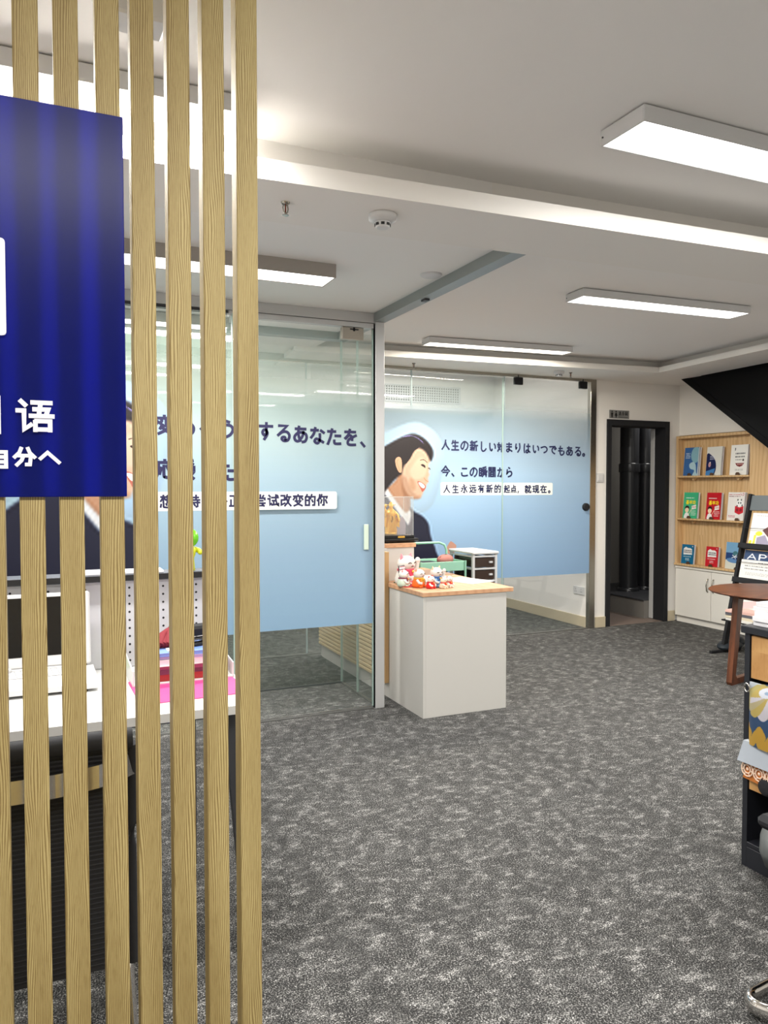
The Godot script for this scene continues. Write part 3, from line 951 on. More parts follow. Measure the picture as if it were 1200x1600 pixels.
	lohi(st, Vector3(-0.62, 0.0, -0.002), Vector3(0.46, 0.17, 0.001))
	mi("dark_backing", st, mats["black"], g)
	st = nb()
	for k in 37: lohi(st, Vector3(-0.62 + k * 0.03 - 0.006, 0, 0.001), Vector3(-0.62 + k * 0.03 + 0.006, 0.17, 0.012))
	for k in 7: lohi(st, Vector3(-0.62, k * 0.0283 - 0.006, 0.001), Vector3(0.46, k * 0.0283 + 0.006, 0.010))
	tag(mi("lattice", st, mats["white plastic"], g), "", "", "", "stuff")
	st = nb()
	for y in [-0.015, 0.17]: lohi(st, Vector3(-0.64, y, 0.001), Vector3(0.48, y + 0.015, 0.014), 0.002)
	for x in [-0.64, 0.46]: lohi(st, Vector3(x, 0, 0.001), Vector3(x + 0.02, 0.17, 0.014), 0.002)
	mi("frame", st, mats["white plastic"], g)
	# wall socket
	var s := base("wall_socket", "white double socket low on the wall behind the glass door", "socket", Vector3(4.86, 0.355, -6.18))
	st = nb()
	lohi(st, Vector3(-0.010, -0.04, -0.085), Vector3(0, 0.04, 0.085), 0.003)
	mi("plate", st, mats["white plastic"], s)
	st = nb()
	for z in [-0.042, 0.042]:
		for p in [[0.012, 0.0], [-0.012, -0.009], [-0.012, 0.009]]: lohi(st, Vector3(-0.0115, p[0] - 0.006, z + p[1] - 0.002), Vector3(-0.0112, p[0] + 0.006, z + p[1] + 0.002))
	tag(mi("pin_slots", st, mats["dark grey"], s), "", "", "", "stuff")

func glass_box(lo: Vector3, hi: Vector3) -> SurfaceTool:
	var st := nb()
	lohi(st, lo, hi)
	return st

func make_restroom() -> void:
	var T := mat("grey tile", c8(120, 117, 112), 0.4)
	slab("wall_restroom_back", Vector3(5.0, 0, -7.6), Vector3(7.6, 2.6, -7.45), T, "grey tiled rear wall inside the dim restroom", "wall")
	slab("wall_restroom_left", Vector3(5.0, 0, -7.45), Vector3(5.05, 2.6, -6.2), T, "grey tiled left wall inside the dim restroom", "wall")
	slab("wall_restroom_right", Vector3(7.5, 0, -7.45), Vector3(7.6, 2.6, -6.2), T, "grey tiled right wall inside the dim restroom", "wall")
	slab("wall_restroom_front", Vector3(6.15, 0, -6.2), Vector3(7.6, 2.6, -6.1), T, "front wall of the restroom beside its doorway", "wall")
	slab("ceiling_restroom", Vector3(5.0, 2.5, -7.45), Vector3(7.5, 2.6, -6.2), mats["ceiling paint"], "ceiling of the dim restroom", "ceiling")
	slab("floor_restroom", Vector3(5.05, -0.1, -7.45), Vector3(7.5, 0.004, -6.03), mat("brown tile", c8(126, 112, 104), 0.4), "brown-grey tiled restroom floor", "floor")
	var st := nb()
	lohi(st, Vector3(5.73, 0.004, -7.45), Vector3(7.5, 0.19, -6.22))
	var pl := mi("trim_6", st, T)
	tag(pl, "raised grey platform inside the restroom", "platform", "", "structure")
	st = nb()
	lohi(st, Vector3(5.715, 0.19, -7.45), Vector3(7.5, 0.204, -6.22), 0.002)
	mi("platform_edge", st, mats["dark grey"], pl)
	# door set
	var d := base("door_1", "black metal restroom doorway standing open beside the book display", "door", Vector3.ZERO, 0, "", "structure")
	st = nb()
	for x in [[5.056, 5.108], [5.800, 5.856]]: lohi(st, Vector3(x[0], 0, -6.21), Vector3(x[1], 2.055, -6.012), 0.002)
	lohi(st, Vector3(5.108, 1.995, -6.21), Vector3(5.800, 2.055, -6.012), 0.002)
	mi("door_frame", st, mats["soft black"], d)
	st = nb()
	lohi(st, Vector3(5.790, 0.01, -6.214), Vector3(5.799, 1.99, -6.160), 0.001)
	mi("edge_strip", st, mats["alu"], d)
	# soil pipes
	var pm := mat("black pipe", c8(40, 41, 44), 0.3)
	for p in [[6.075, 0.105, "thick black glossy pipe on the left inside the restroom"], [6.31, 0.085, "thinner black pipe on the right inside the restroom"]]:
		var o := base("drain_pipe", p[2], "pipe", Vector3(p[0], 0.204, -6.85), 0, "restroom pipes")
		st = nb()
		cyl(st, Vector3(0, 0, 0), Vector3(0, 2.29, 0), p[1], 24)
		mi("pipe", st, pm, o)
		st = nb()
		lathe(st, [Vector2(p[1], 0), Vector2(p[1] + 0.012, 0.0), Vector2(p[1] + 0.012, 0.09), Vector2(p[1], 0.10)], Vector3(0, 1.35, 0), 24)
		mi("collar", st, pm, o)
		st = nb()
		lathe(st, [Vector2(p[1] + 0.02, 0), Vector2(p[1] + 0.02, 0.03), Vector2(p[1], 0.04)], Vector3.ZERO, 24)
		mi("collar", st, pm, o)
	# sign over the door
	var s := base("restroom_sign", "small brushed metal restroom plate above the black door frame", "sign", Vector3(5.21, 2.108, -6.03))
	st = nb()
	lohi(st, Vector3(-0.125, -0.042, 0), Vector3(0.125, 0.04, 0.004), 0.001)
	mi("plate", st, mat("sign metal", c8(150, 150, 148), 0.4, 0.4), s)
	st = nb()
	for k in 2:
		var x := -0.092 + k * 0.05
		lathe(st, [Vector2(0, 0.0015), Vector2(0.0075, 0.0015), Vector2(0.0075, 0)], Vector3.ZERO, 12, Transform3D(Basis(Vector3.RIGHT, PI / 2), Vector3(x, 0.025, 0.004)))
		var body := PackedVector2Array([Vector2(-0.013, 0.014), Vector2(0.013, 0.014), Vector2(0.010, -0.008), Vector2(0.006, -0.034), Vector2(-0.006, -0.034), Vector2(-0.010, -0.008)]) if k == 0 else PackedVector2Array([Vector2(-0.006, 0.014), Vector2(0.006, 0.014), Vector2(0.017, -0.016), Vector2(0.006, -0.016), Vector2(0.005, -0.034), Vector2(-0.005, -0.034), Vector2(-0.006, -0.016), Vector2(-0.017, -0.016)])
		ext(st, body, 0.0015, Transform3D(Basis.IDENTITY, Vector3(x, 0, 0.004)))
	letters(st, "洗手间", Vector3(-0.010, 0.026, 0.004), Vector2(0.034, 0.040), 0.040, 0.0045, 0.0012)
	lohi(st, Vector3(-0.010, -0.030, 0.004), Vector3(0.105, -0.026, 0.0052))
	tag(mi("symbols", st, mats["black"], s), "", "", "", "stuff")
	# light switch
	var w := base("light_switch", "white square light switch on the wall left of the restroom door", "switch", Vector3(4.977, 1.478, -6.03))
	st = nb()
	bx(st, Vector3(0, 0, 0.005), Vector3(0.088, 0.088, 0.010), 0.003)
	mi("plate", st, mats["white plastic"], w)
	st = nb()
	bx(st, Vector3(0, 0, 0.011), Vector3(0.06, 0.06, 0.005), 0.0015)
	mi("rocker", st, mats["white plastic"], w)

func make_ceiling_fittings() -> void:
	# smoke detectors
	var spots := [[Vector3(1.131, 2.385, -2.577), 1.0, "round white smoke detector on the beam soffit"], [Vector3(4.235, 2.43, -5.70), 0.95, "small round white smoke detector above the glass door"]]
	for s in spots:
		var o := base("smoke_detector", s[2], "smoke detector", s[0], 0.4, "smoke detectors")
		var k: float = s[1]
		var st := nb()
		lathe(st, [Vector2(0, -0.030 * k), Vector2(0.030 * k, -0.030 * k), Vector2(0.050 * k, -0.022 * k), Vector2(0.051 * k, -0.002), Vector2(0.046 * k, 0)], Vector3.ZERO, 28)
		mi("housing", st, mats["white plastic"], o)
		st = nb()
		lathe(st, [Vector2(0, -0.050 * k), Vector2(0.020 * k, -0.050 * k), Vector2(0.026 * k, -0.046 * k), Vector2(0.029 * k, -0.030 * k)], Vector3.ZERO, 28)
		mi("chamber", st, mats["white plastic"], o)
		st = nb()
		for i in 8:
			var a := TAU * i / 8
			bx(st, Vector3(0, -0.039 * k, 0.0275 * k), Vector3(0.013 * k, 0.009 * k, 0.004), 0, Transform3D(Basis(Vector3.UP, a), Vector3.ZERO))
		tag(mi("vents", st, mats["black"], o), "", "", "", "stuff")
	# sprinkler heads
	for s in [[Vector3(0.774, 2.385, -2.604), "brass and chrome sprinkler head on the beam soffit"], [Vector3(2.84, 2.43, -5.82), "small sprinkler head on the cornice above the printed woman"], [Vector3(4.38, 2.43, -5.72), "small sprinkler head on the cornice near the glass door"]]:
		var o := base("sprinkler_head", s[1], "sprinkler", s[0], 0.5, "ceiling sprinklers")
		var st := nb()
		lathe(st, [Vector2(0.016, 0), Vector2(0.015, -0.004), Vector2(0.010, -0.010), Vector2(0.0, -0.010)], Vector3.ZERO, 16)
		for sg in [-1, 1]: tube(st, [Vector3(sg * 0.009, -0.008, 0), Vector3(sg * 0.013, -0.020, 0), Vector3(sg * 0.010, -0.032, 0), Vector3(0, -0.042, 0)], 0.0025, 8)
		mi("frame", st, mats["steel"], o)
		st = nb()
		cyl(st, Vector3(0, -0.010, 0), Vector3(0, -0.036, 0), 0.0028, 8)
		mi("bulb", st, mat("sprinkler bulb", c8(120, 60, 40), 0.2), o)
		st = nb()
		lathe(st, [Vector2(0, -0.042), Vector2(0.012, -0.044), Vector2(0.012, -0.046), Vector2(0, -0.045)], Vector3.ZERO, 16)
		mi("deflector", st, mats["steel"], o)
	# shallow blank plate by the track
	var st2 := nb()
	lathe(st2, [Vector2(0, -0.010), Vector2(0.05, -0.010), Vector2(0.056, -0.004), Vector2(0.056, 0)], Vector3(1.79, 2.465, -3.47), 26)
	tag(mi("ceiling_cover_plate", st2, mats["white plastic"]), "shallow round white cover plate on the ceiling beside the grey track", "cover plate")
	# projector mount box above the slats
	var o2 := base("ceiling_box", "white boxy ceiling fitting with a dark lens, seen between slats at top left", "ceiling fitting", Vector3(0.205, 2.452, -1.87), 0.05)
	var st3 := nb()
	bx(st3, Vector3(0, 0.056, 0), Vector3(0.125, 0.108, 0.09), 0.006)
	mi("housing", st3, mats["white plastic"], o2)
	st3 = nb()
	cyl(st3, Vector3(-0.012, 0.03, 0.045), Vector3(-0.012, 0.03, 0.047), 0.006, 12)
	mi("lens", st3, mats["black"], o2)
	st3 = nb()
	bx(st3, Vector3(0.03, 0.055, 0.0455), Vector3(0.06, 0.006, 0.002))
	mi("slot", st3, mats["black"], o2)
	st3 = nb()
	bx(st3, Vector3(-0.052, 0.052, 0.0455), Vector3(0.012, 0.03, 0.002))
	mi("slot", st3, mats["black"], o2)

# ---------- built-in library under the stair ----------
func cover(key: String, img: Image) -> StandardMaterial3D:
	var m := mat(key, Color.WHITE, 0.4)
	m.albedo_texture = tex(img)
	m.texture_repeat = false
	return m

# a paperback standing with its cover towards -x, leaning back a little; w along z, h up
func book(label: String, at: Vector3, w: float, h: float, thick: float, m: Material, curl := 0.0, group := "books on the wooden display") -> Node3D:
	var o := base("book", label, "book", at, 0, group)
	o.rotation.z = -0.09
	var st := nb()
	var n := 8
	# cover sheet bowed away at its right edge
	for k in n:
		var f0 := float(k) / n
		var f1 := float(k + 1) / n
		var z0 := (f0 - 0.5) * w
		var z1 := (f1 - 0.5) * w
		var b0 := pow(f0, 3.0) * curl
		var b1 := pow(f1, 3.0) * curl
		var q := [[Vector3(-b0, 0, z0), f0, 1], [Vector3(-b0, h, z0), f0, 0], [Vector3(-b1, h, z1), f1, 0], [Vector3(-b0, 0, z0), f0, 1], [Vector3(-b1, h, z1), f1, 0], [Vector3(-b1, 0, z1), f1, 1]]
		for v in q:
			st.set_normal(Vector3(-1, 0, -3.0 * curl * f0 * f0 / w).normalized())
			st.set_uv(Vector2(v[1], v[2]))
			st.add_vertex(v[0])
	mi("front_cover", st, m, o)
	st = nb()
	lohi(st, Vector3(0.0008, 0.002, -w / 2 + 0.001), Vector3(thick, h - 0.002, w / 2 - 0.002))
	mi("pages", st, mats["paper"], o)
	st = nb()
	lohi(st, Vector3(thick, 0, -w / 2), Vector3(thick + 0.001, h, w / 2))
	lohi(st, Vector3(0.0, 0, -w / 2 - 0.001), Vector3(thick + 0.001, h, -w / 2))
	mi("back_cover", st, mats["paper"], o)
	return o

func make_wall_library() -> void:
	var B: Material = mats["beech"]
	var L: Material = mats["cupboard white"]
	var z0 := -6.0
	var z1 := -5.07
	# wooden display
	var d := base("book_display", "light wooden wall display with three book ledges beside the restroom door", "book display", Vector3(5.93, 0.585, z0))
	var W := z1 - z0
	var H := 1.32
	var st := nb()
	uvo = Vector2(0.1, 0)
	lohi(st, Vector3(0, 0, 0), Vector3(0.10, H, 0.028), 0.002)
	lohi(st, Vector3(0, 0, W - 0.028), Vector3(0.10, H, W), 0.002)
	lohi(st, Vector3(0, H - 0.028, 0.028), Vector3(0.10, H, W - 0.028), 0.002)
	lohi(st, Vector3(-0.012, 0, 0.0), Vector3(0.10, 0.022, W), 0.002)
	mi("frame", st, B, d)
	var bw := (W - 0.056) / 8
	for k in 8:
		st = nb()
		uvo = Vector2(k * 0.37, k * 0.61)
		lohi(st, Vector3(0.075, 0.022, 0.028 + bw * k), Vector3(0.09, H - 0.028, 0.028 + bw * (k + 1) - 0.001), 0.0008)
		mi("back_board", st, B, d)
	uvo = Vector2.ZERO
	for y in [0.915, 0.485]:
		st = nb()
		lohi(st, Vector3(-0.012, y - 0.018, 0.028), Vector3(0.075, y, W - 0.028), 0.002)
		mi("ledge", st, B, d)
	var dark := mat("dark wood", c8(86, 62, 44), 0.5)
	for y in [0.915, 0.485, 0.022]:
		for k in 3:
			st = nb()
			var z := 0.185 + 0.285 * k + (0.02 if k == 2 else 0.0)
			ext(st, PackedVector2Array([Vector2(-0.022, 0), Vector2(0.022, 0), Vector2(0.022, 0.012), Vector2(0.012, 0.026), Vector2(-0.012, 0.026), Vector2(-0.022, 0.012)]), 0.008, Transform3D(Basis(Vector3.UP, PI / 2), Vector3(-0.012, y, z)))
			mi("book_stop", st, dark, d)
	for y in [0.897, 0.467]:
		for k in [0.20, 0.75]:
			st = nb()
			ext(st, PackedVector2Array([Vector2(-0.035, 0), Vector2(0.03, 0), Vector2(0.0, -0.03)]), 0.03, Transform3D(Basis(Vector3.UP, PI / 2), Vector3(0.03, y, k)))
			mi("bracket", st, B, d)
	# nine covers
	var im := blank(84, 112, c8(58, 104, 164))
	iell(im, Vector2(62, 30), Vector2(26, 32), c8(140, 186, 200))
	ip(im, curve_of([30, 66, 50, 58, 66, 70, 72, 100, 84, 112, 50, 112, 60, 92, 36, 84], Transform2D.IDENTITY), c8(176, 208, 220))
	ip(im, PackedVector2Array([Vector2(78, 0), Vector2(84, 0), Vector2(84, 112), Vector2(78, 112)]), c8(206, 216, 222))
	iprint(im, Rect2(8, 22, 22, 24), 4, c8(226, 236, 244), 1)
	var yb := [0.600 + 0.9, 0.6 + 0.47, 0.6 + 0.007]
	book("blue paperback with a pale globe, at the upper left of the wooden display", Vector3(5.945, 1.501, -5.815), 0.205, 0.285, 0.012, cover("cover 1", im), 0.012)
	im = blank(84, 112, c8(226, 226, 220))
	ip(im, curve_of([0, 30, 26, 34, 48, 56, 54, 86, 40, 112, 0, 112], Transform2D.IDENTITY), c8(26, 34, 82))
	ip(im, PackedVector2Array([Vector2(0, 96), Vector2(50, 84), Vector2(40, 112), Vector2(0, 112)]), c8(70, 130, 190))
	iprint(im, Rect2(18, 36, 26, 16), 3, c8(224, 230, 244), 2)
	iell(im, Vector2(18, 70), Vector2(7, 10), c8(196, 150, 160))
	iell(im, Vector2(20, 62), Vector2(3, 3), c8(236, 226, 214))
	book("white paperback with a rounded navy panel, in the middle of the top ledge", Vector3(5.945, 1.501, -5.53), 0.195, 0.280, 0.012, cover("cover 2", im), 0.012)
	im = blank(84, 112, c8(238, 237, 232))
	iprint(im, Rect2(22, 30, 46, 9), 1, c8(60, 62, 66), 3)
	iprint(im, Rect2(22, 42, 46, 9), 1, c8(60, 62, 66), 4)
	iprint(im, Rect2(24, 54, 30, 6), 1, c8(110, 110, 110), 5)
	iell(im, Vector2(62, 57), Vector2(4.5, 4.5), c8(70, 60, 58))
	ip(im, PackedVector2Array([Vector2(24, 68), Vector2(68, 68), Vector2(60, 78), Vector2(46, 82), Vector2(32, 78)]), c8(120, 34, 38))
	iprint(im, Rect2(34, 71, 24, 5), 1, c8(240, 220, 210), 6)
	iprint(im, Rect2(24, 90, 40, 8), 2, c8(150, 150, 150), 7)
	ip(im, curve_of([18, 12, 22, 12, 21, 20, 18, 22], Transform2D.IDENTITY), c8(60, 60, 60))
	book("white paperback with a dark red half-moon, at the upper right of the wooden display", Vector3(5.945, 1.501, -5.238), 0.2, 0.285, 0.013, cover("cover 3", im), 0.010)
	for k in 2:
		im = blank(84, 112, c8(66, 184, 134) if k == 0 else c8(196, 28, 40))
		iprint(im, Rect2(12, 22, 48, 8), 1, c8(236, 244, 236), 8 + k)
		itext(im, "基本功", Vector2(14, 34), 17.0, 19.0, 3.0, c8(250, 226, 40))
		iell(im, Vector2(22, 76), Vector2(11, 12), c8(250, 222, 190))
		ip(im, curve_of([10, 74, 12, 62, 22, 58, 33, 62, 35, 74, 28, 68, 16, 68], Transform2D.IDENTITY), c8(50, 34, 30))
		ip(im, curve_of([8, 112, 12, 92, 22, 88, 33, 92, 38, 112], Transform2D.IDENTITY), c8(240, 240, 240))
		iline(im, PackedVector2Array([Vector2(32, 96), Vector2(50, 70)]), 2.5, c8(250, 222, 190))
		ip(im, PackedVector2Array([Vector2(48, 58), Vector2(74, 52), Vector2(76, 70), Vector2(50, 74)]), c8(244, 242, 236))
		iprint(im, Rect2(52, 60, 20, 8), 2, c8(196, 60, 60), 12 + k)
		iprint(im, Rect2(46, 78, 28, 24), 4, c8(240, 240, 236), 14 + k)
		if k == 0: book("green paperback with yellow title and a cartoon boy, on the middle ledge", Vector3(5.945, 1.071, -5.82), 0.195, 0.262, 0.012, cover("cover 4", im), 0.01)
		else: book("red paperback with yellow title and a cartoon figure, on the middle ledge", Vector3(5.945, 1.071, -5.53), 0.185, 0.262, 0.016, cover("cover 5", im), 0.008)
	im = blank(84, 112, c8(238, 235, 232))
	iprint(im, Rect2(4, 8, 50, 5), 1, c8(180, 70, 80), 20)
	iprint(im, Rect2(4, 15, 56, 5), 1, c8(120, 60, 70), 21)
	itext(im, "N2", Vector2(58, 4), 10.0, 12.0, 2.0, c8(190, 80, 100))
	iell(im, Vector2(58, 44), Vector2(14, 13), c8(252, 252, 252))
	for e in [Vector2(48, 30), Vector2(66, 30), Vector2(52, 42), Vector2(64, 42), Vector2(72, 52), Vector2(46, 54)]: iell(im, e, Vector2(3.2, 3.6), c8(48, 60, 60))
	ip(im, PackedVector2Array([Vector2(36, 54), Vector2(58, 60), Vector2(80, 54), Vector2(80, 80), Vector2(58, 88), Vector2(36, 80)]), c8(206, 42, 56))
	for e in [Vector2(48, 70), Vector2(66, 70)]: iell(im, e, Vector2(6, 6), c8(140, 36, 44))
	iprint(im, Rect2(6, 92, 30, 10), 2, c8(200, 120, 130), 22)
	book("white paperback with a panda holding a red book, at the right of the middle ledge", Vector3(5.945, 1.071, -5.262), 0.2, 0.268, 0.014, cover("cover 6", im), 0.014)
	for k in 2:
		im = blank(84, 112, c8(20, 108, 150) if k == 0 else c8(200, 36, 46))
		ip(im, PackedVector2Array([Vector2(12, 24), Vector2(26, 14), Vector2(40, 20), Vector2(58, 20), Vector2(70, 26), Vector2(72, 58), Vector2(12, 60)]), c8(240, 240, 238))
		iprint(im, Rect2(16, 32, 52, 20), 2, c8(60, 50, 60), 30 + k)
		iprint(im, Rect2(14, 68, 52, 8), 1, c8(240, 240, 238), 32 + k)
		iprint(im, Rect2(28, 80, 26, 16), 2, c8(240, 240, 238), 34 + k)
		iell(im, Vector2(72, 10), Vector2(4, 3), c8(240, 200, 200))
		if k == 0: book("small teal paperback with a white cloud label, at the lower left of the display", Vector3(5.945, 0.608, -5.848), 0.165, 0.195, 0.014, cover("cover 7", im), 0.006)
		else: book("small red paperback with a white cloud label, in the middle of the bottom ledge", Vector3(5.945, 0.608, -5.54), 0.155, 0.195, 0.018, cover("cover 8", im), 0.004)
	im = blank(84, 112, c8(120, 168, 206))
	ip(im, PackedVector2Array([Vector2(0, 44), Vector2(84, 44), Vector2(84, 78), Vector2(0, 78)]), c8(34, 66, 120))
	ip(im, PackedVector2Array([Vector2(0, 74), Vector2(84, 78), Vector2(84, 112), Vector2(0, 112)]), c8(214, 216, 204))
	ip(im, curve_of([4, 72, 24, 66, 44, 72, 70, 70, 84, 78, 60, 86, 20, 84], Transform2D.IDENTITY), c8(96, 140, 190))
	iell(im, Vector2(44, 46), Vector2(12, 10), c8(70, 120, 130))
	for k in 5: iline(im, PackedVector2Array([Vector2(42, 60), Vector2(42 + 16 * cos(k * 1.3), 60 + 10 * sin(k * 1.3))]), 3, c8(236, 240, 244))
	book("blue seascape picture book at the lower right of the display, partly behind the rack", Vector3(5.945, 0.608, -5.27), 0.21, 0.255, 0.010, cover("cover 9", im), 0.006)
	# base cupboard
	var c := base("base_cabinet", "low white two-door cupboard under the wooden book display", "cabinet", Vector3(5.94, 0, z0))
	st = nb()
	lohi(st, Vector3(0.02, 0.065, 0.0), Vector3(0.21, 0.555, W))
	lohi(st, Vector3(0.03, 0, 0.0), Vector3(0.21, 0.065, W))
	mi("body", st, L, c)
	st = nb()
	lohi(st, Vector3(-0.006, 0.557, -0.0), Vector3(0.21, 0.583, W), 0.002)
	mi("top", st, L, c)
	for k in 2:
		st = nb()
		lohi(st, Vector3(0.0, 0.068, 0.004 + k * W / 2), Vector3(0.019, 0.55, W / 2 - 0.003 + k * W / 2), 0.002)
		var dr := mi("cabinet_door", st, L, c)
		st = nb()
		var hz := W / 2 - 0.035 + k * 0.07
		tube(st, [Vector3(-0.001, 0.352, hz), Vector3(-0.018, 0.365, hz), Vector3(-0.026, 0.417, hz), Vector3(-0.018, 0.468, hz), Vector3(-0.001, 0.482, hz)], 0.006, 8)
		mi("handle", st, mats["steel"], dr)
	# second cupboard following the slope of the stair
	var e := base("stair_cabinet", "wooden cupboard with sloping top under the black stair, right of the display", "cabinet", Vector3(5.915, 0, z1 + 0.004))
	st = nb()
	ext(st, PackedVector2Array([Vector2(0, 0.585), Vector2(1.02, 0.585), Vector2(1.02, 1.18), Vector2(0.0, 1.885)]), 0.235, Transform3D(Basis(Vector3.UP, -PI / 2), Vector3(0.235, 0, 0)))
	mi("wooden_front", st, B, e)
	st = nb()
	lohi(st, Vector3(0.02, 0, 0), Vector3(0.235, 0.58, 1.02))
	mi("white_base", st, L, e)

func make_stair() -> void:
	var o := base("trim_7", "black steel stair rising through the ceiling over the book display", "stair", Vector3.ZERO, 0, "", "structure")
	# slope measured along the wall: 0.72 up for 1 back
	var a := Vector2(-6.10, 2.77)
	var b := Vector2(-3.2, 0.69)
	var k := (b.y - a.y) / (b.x - a.x)
	var st := nb()
	var xf := Transform3D(Basis(Vector3(0, 0, 1), Vector3(0, 1, 0), Vector3(-1, 0, 0)), Vector3(5.995, 0, 0))
	ext(st, PackedVector2Array([Vector2(a.x, a.y), Vector2(b.x, b.y), Vector2(b.x, b.y + 0.05), Vector2(a.x, a.y + 0.05)]), 0.36, xf)
	mi("underside", st, mats["stair black"], o)
	for x in [5.66, 5.995]:
		st = nb()
		ext(st, PackedVector2Array([Vector2(a.x, a.y - 0.02), Vector2(b.x, b.y - 0.02), Vector2(b.x, b.y + 0.26), Vector2(-4.1, 2.6), Vector2(a.x, 2.9)]), 0.02, Transform3D(xf.basis, Vector3(x, 0, 0)))
		mi("stringer", st, mats["stair black"], o)
	for i in 11:
		var z := -5.95 + i * 0.25
		var y := a.y + k * (z - a.x) + 0.22
		st = nb()
		lohi(st, Vector3(5.66, y - 0.03, z - 0.14), Vector3(5.98, y, z + 0.13), 0.003)
		mi("tread", st, mats["dark grey"], o)

# ---------- reception ----------
func make_reception() -> void:
	var L: Material = mats["white laminate"]
	var T: Material = mats["counter wood"]
	var o := base("reception_desk", "white reception desk with wooden worktop and raised ledge beside the aluminium post", "desk", Vector3(2.05, 0, -4.067))
	var st := nb()
	lohi(st, Vector3(0, 0, -0.58), Vector3(0.018, 0.735, 0.0), 0.001)
	lohi(st, Vector3(0.018, 0.0, -0.018), Vector3(0.585, 0.735, 0.0), 0.001)
	lohi(st, Vector3(0.567, 0.0, -0.5), Vector3(0.585, 0.735, -0.018), 0.001)
	lohi(st, Vector3(0.018, 0.0, -0.5), Vector3(0.567, 0.735, -0.482), 0.001)
	mi("end_cabinet", st, L, o)
	st = nb()
	lohi(st, Vector3(-0.008, 0.735, -1.25), Vector3(0.632, 0.762, 0.008), 0.002)
	mi("worktop", st, T, o)
	st = nb()
	lohi(st, Vector3(0.0, 0, -1.85), Vector3(0.022, 0.985, -0.585), 0.001)
	lohi(st, Vector3(0.0, 0.762, -0.612), Vector3(0.228, 0.985, -0.593), 0.001)
	lohi(st, Vector3(0.21, 0.762, -1.85), Vector3(0.228, 0.985, -0.612), 0.001)
	lohi(st, Vector3(0.56, 0, -1.25), Vector3(0.585, 0.735, -1.23), 0.001)
	mi("raised_back", st, L, o)
	st = nb()
	lohi(st, Vector3(-0.012, 0.985, -1.86), Vector3(0.24, 1.013, -0.584), 0.002)
	mi("ledge", st, T, o)
	st = nb()
	for k in 29: 
		var y := 0.11 + k * 0.0293
		lohi(st, Vector3(-0.030, y, -1.84), Vector3(-0.012, y + 0.0235, -0.505), 0.004)
	lohi(st, Vector3(-0.012, 0.10, -1.84), Vector3(-0.001, 0.965, -0.505))
	tag(mi("ribbed_panel", st, mat("ribbed panel", c8(212, 190, 148), 0.5), o), "", "", "", "stuff")
	st = nb()
	lohi(st, Vector3(-0.031, 0.10, -0.505), Vector3(-0.001, 0.965, -0.497), 0.001)
	mi("panel_edge", st, mat("wood edge", c8(192, 154, 106), 0.5), o)
	# notice on the raised back
	var n := base("notice_card", "small blue and white notice card on the side of the reception ledge", "notice", Vector3(2.0495, 0.985, -4.655))
	st = nb()
	lohi(st, Vector3(-0.003, -0.165, -0.10), Vector3(0, -0.02, 0.0))
	mi("card", st, mat("notice blue", c8(40, 74, 140), 0.5), n)
	st = nb()
	lohi(st, Vector3(-0.0036, -0.125, -0.085), Vector3(-0.003, -0.06, -0.02))
	mi("blank_panel", st, mats["paper"], n)
	st = nb()
	lohi(st, Vector3(-0.0036, -0.042, -0.085), Vector3(-0.003, -0.032, -0.02))
	mi("blank_panel", st, mats["paper"], n)
	make_trophy()
	make_cats()
	# papers on the worktop
	var sheets := [["white sheet of paper nearest the right edge of the reception worktop", Vector3(2.565, 0.7625, -4.45), 0.32], ["white sheet lying farther back on the reception worktop", Vector3(2.46, 0.7625, -4.80), -0.15], ["pale pink sheet behind the lucky cats on the worktop", Vector3(2.34, 0.7625, -4.60), 0.5]]
	for k in 3:
		st = nb()
		lohi(st, Vector3(-0.105, 0, -0.148), Vector3(0.105, 0.0012 + 0.002 * (2 - k), 0.148), 0)
		var p := mi("paper_sheet", st, mats["paper"] if k < 2 else mat("pink paper", c8(238, 214, 206), 0.7))
		p.position = sheets[k][1]
		p.rotation.y = sheets[k][2]
		tag(p, sheets[k][0], "paper")
	st = nb()
	lohi(st, Vector3(-0.12, 0, -0.16), Vector3(0.12, 0.004, 0.16), 0.001)
	var cb := mi("clipboard", st, mat("clip brown", c8(150, 120, 100), 0.5))
	cb.position = Vector3(2.56, 0.762, -4.98)
	tag(cb, "brown clipboard at the far end of the reception worktop", "clipboard")
	# mint trolley
	var mint := mat("mint", c8(150, 200, 176), 0.4)
	var t := base("trolley", "mint green metal trolley behind the reception desk", "trolley", Vector3(2.87, 0, -5.50))
	for y in [0.72, 0.38]:
		st = nb()
		lohi(st, Vector3(-0.21, y, -0.15), Vector3(0.21, y + 0.004, 0.15))
		for s in [-1, 1]:
			lohi(st, Vector3(-0.21, y, s * 0.15 - 0.003), Vector3(0.21, y + 0.075, s * 0.15 + 0.003), 0.002)
			lohi(st, Vector3(s * 0.21 - 0.003, y, -0.15), Vector3(s * 0.21 + 0.003, y + 0.075, 0.15), 0.002)
		mi("tray", st, mint, t)
	for sx in [-1, 1]:
		for sz in [-1, 1]:
			st = nb()
			cyl(st, Vector3(sx * 0.2, 0.05, sz * 0.16), Vector3(sx * 0.2, 0.80, sz * 0.16), 0.009, 10)
			var lg := mi("leg", st, mint, t)
			st = nb()
			lathe(st, [Vector2(0.008, -0.01), Vector2(0.025, -0.008), Vector2(0.025, 0.008), Vector2(0.008, 0.01)], Vector3.ZERO, 16, Transform3D(Basis(Vector3.RIGHT, PI / 2), Vector3(sx * 0.2, 0.026, sz * 0.16)))
			mi("caster", st, mats["dark grey"], lg)
	st = nb()
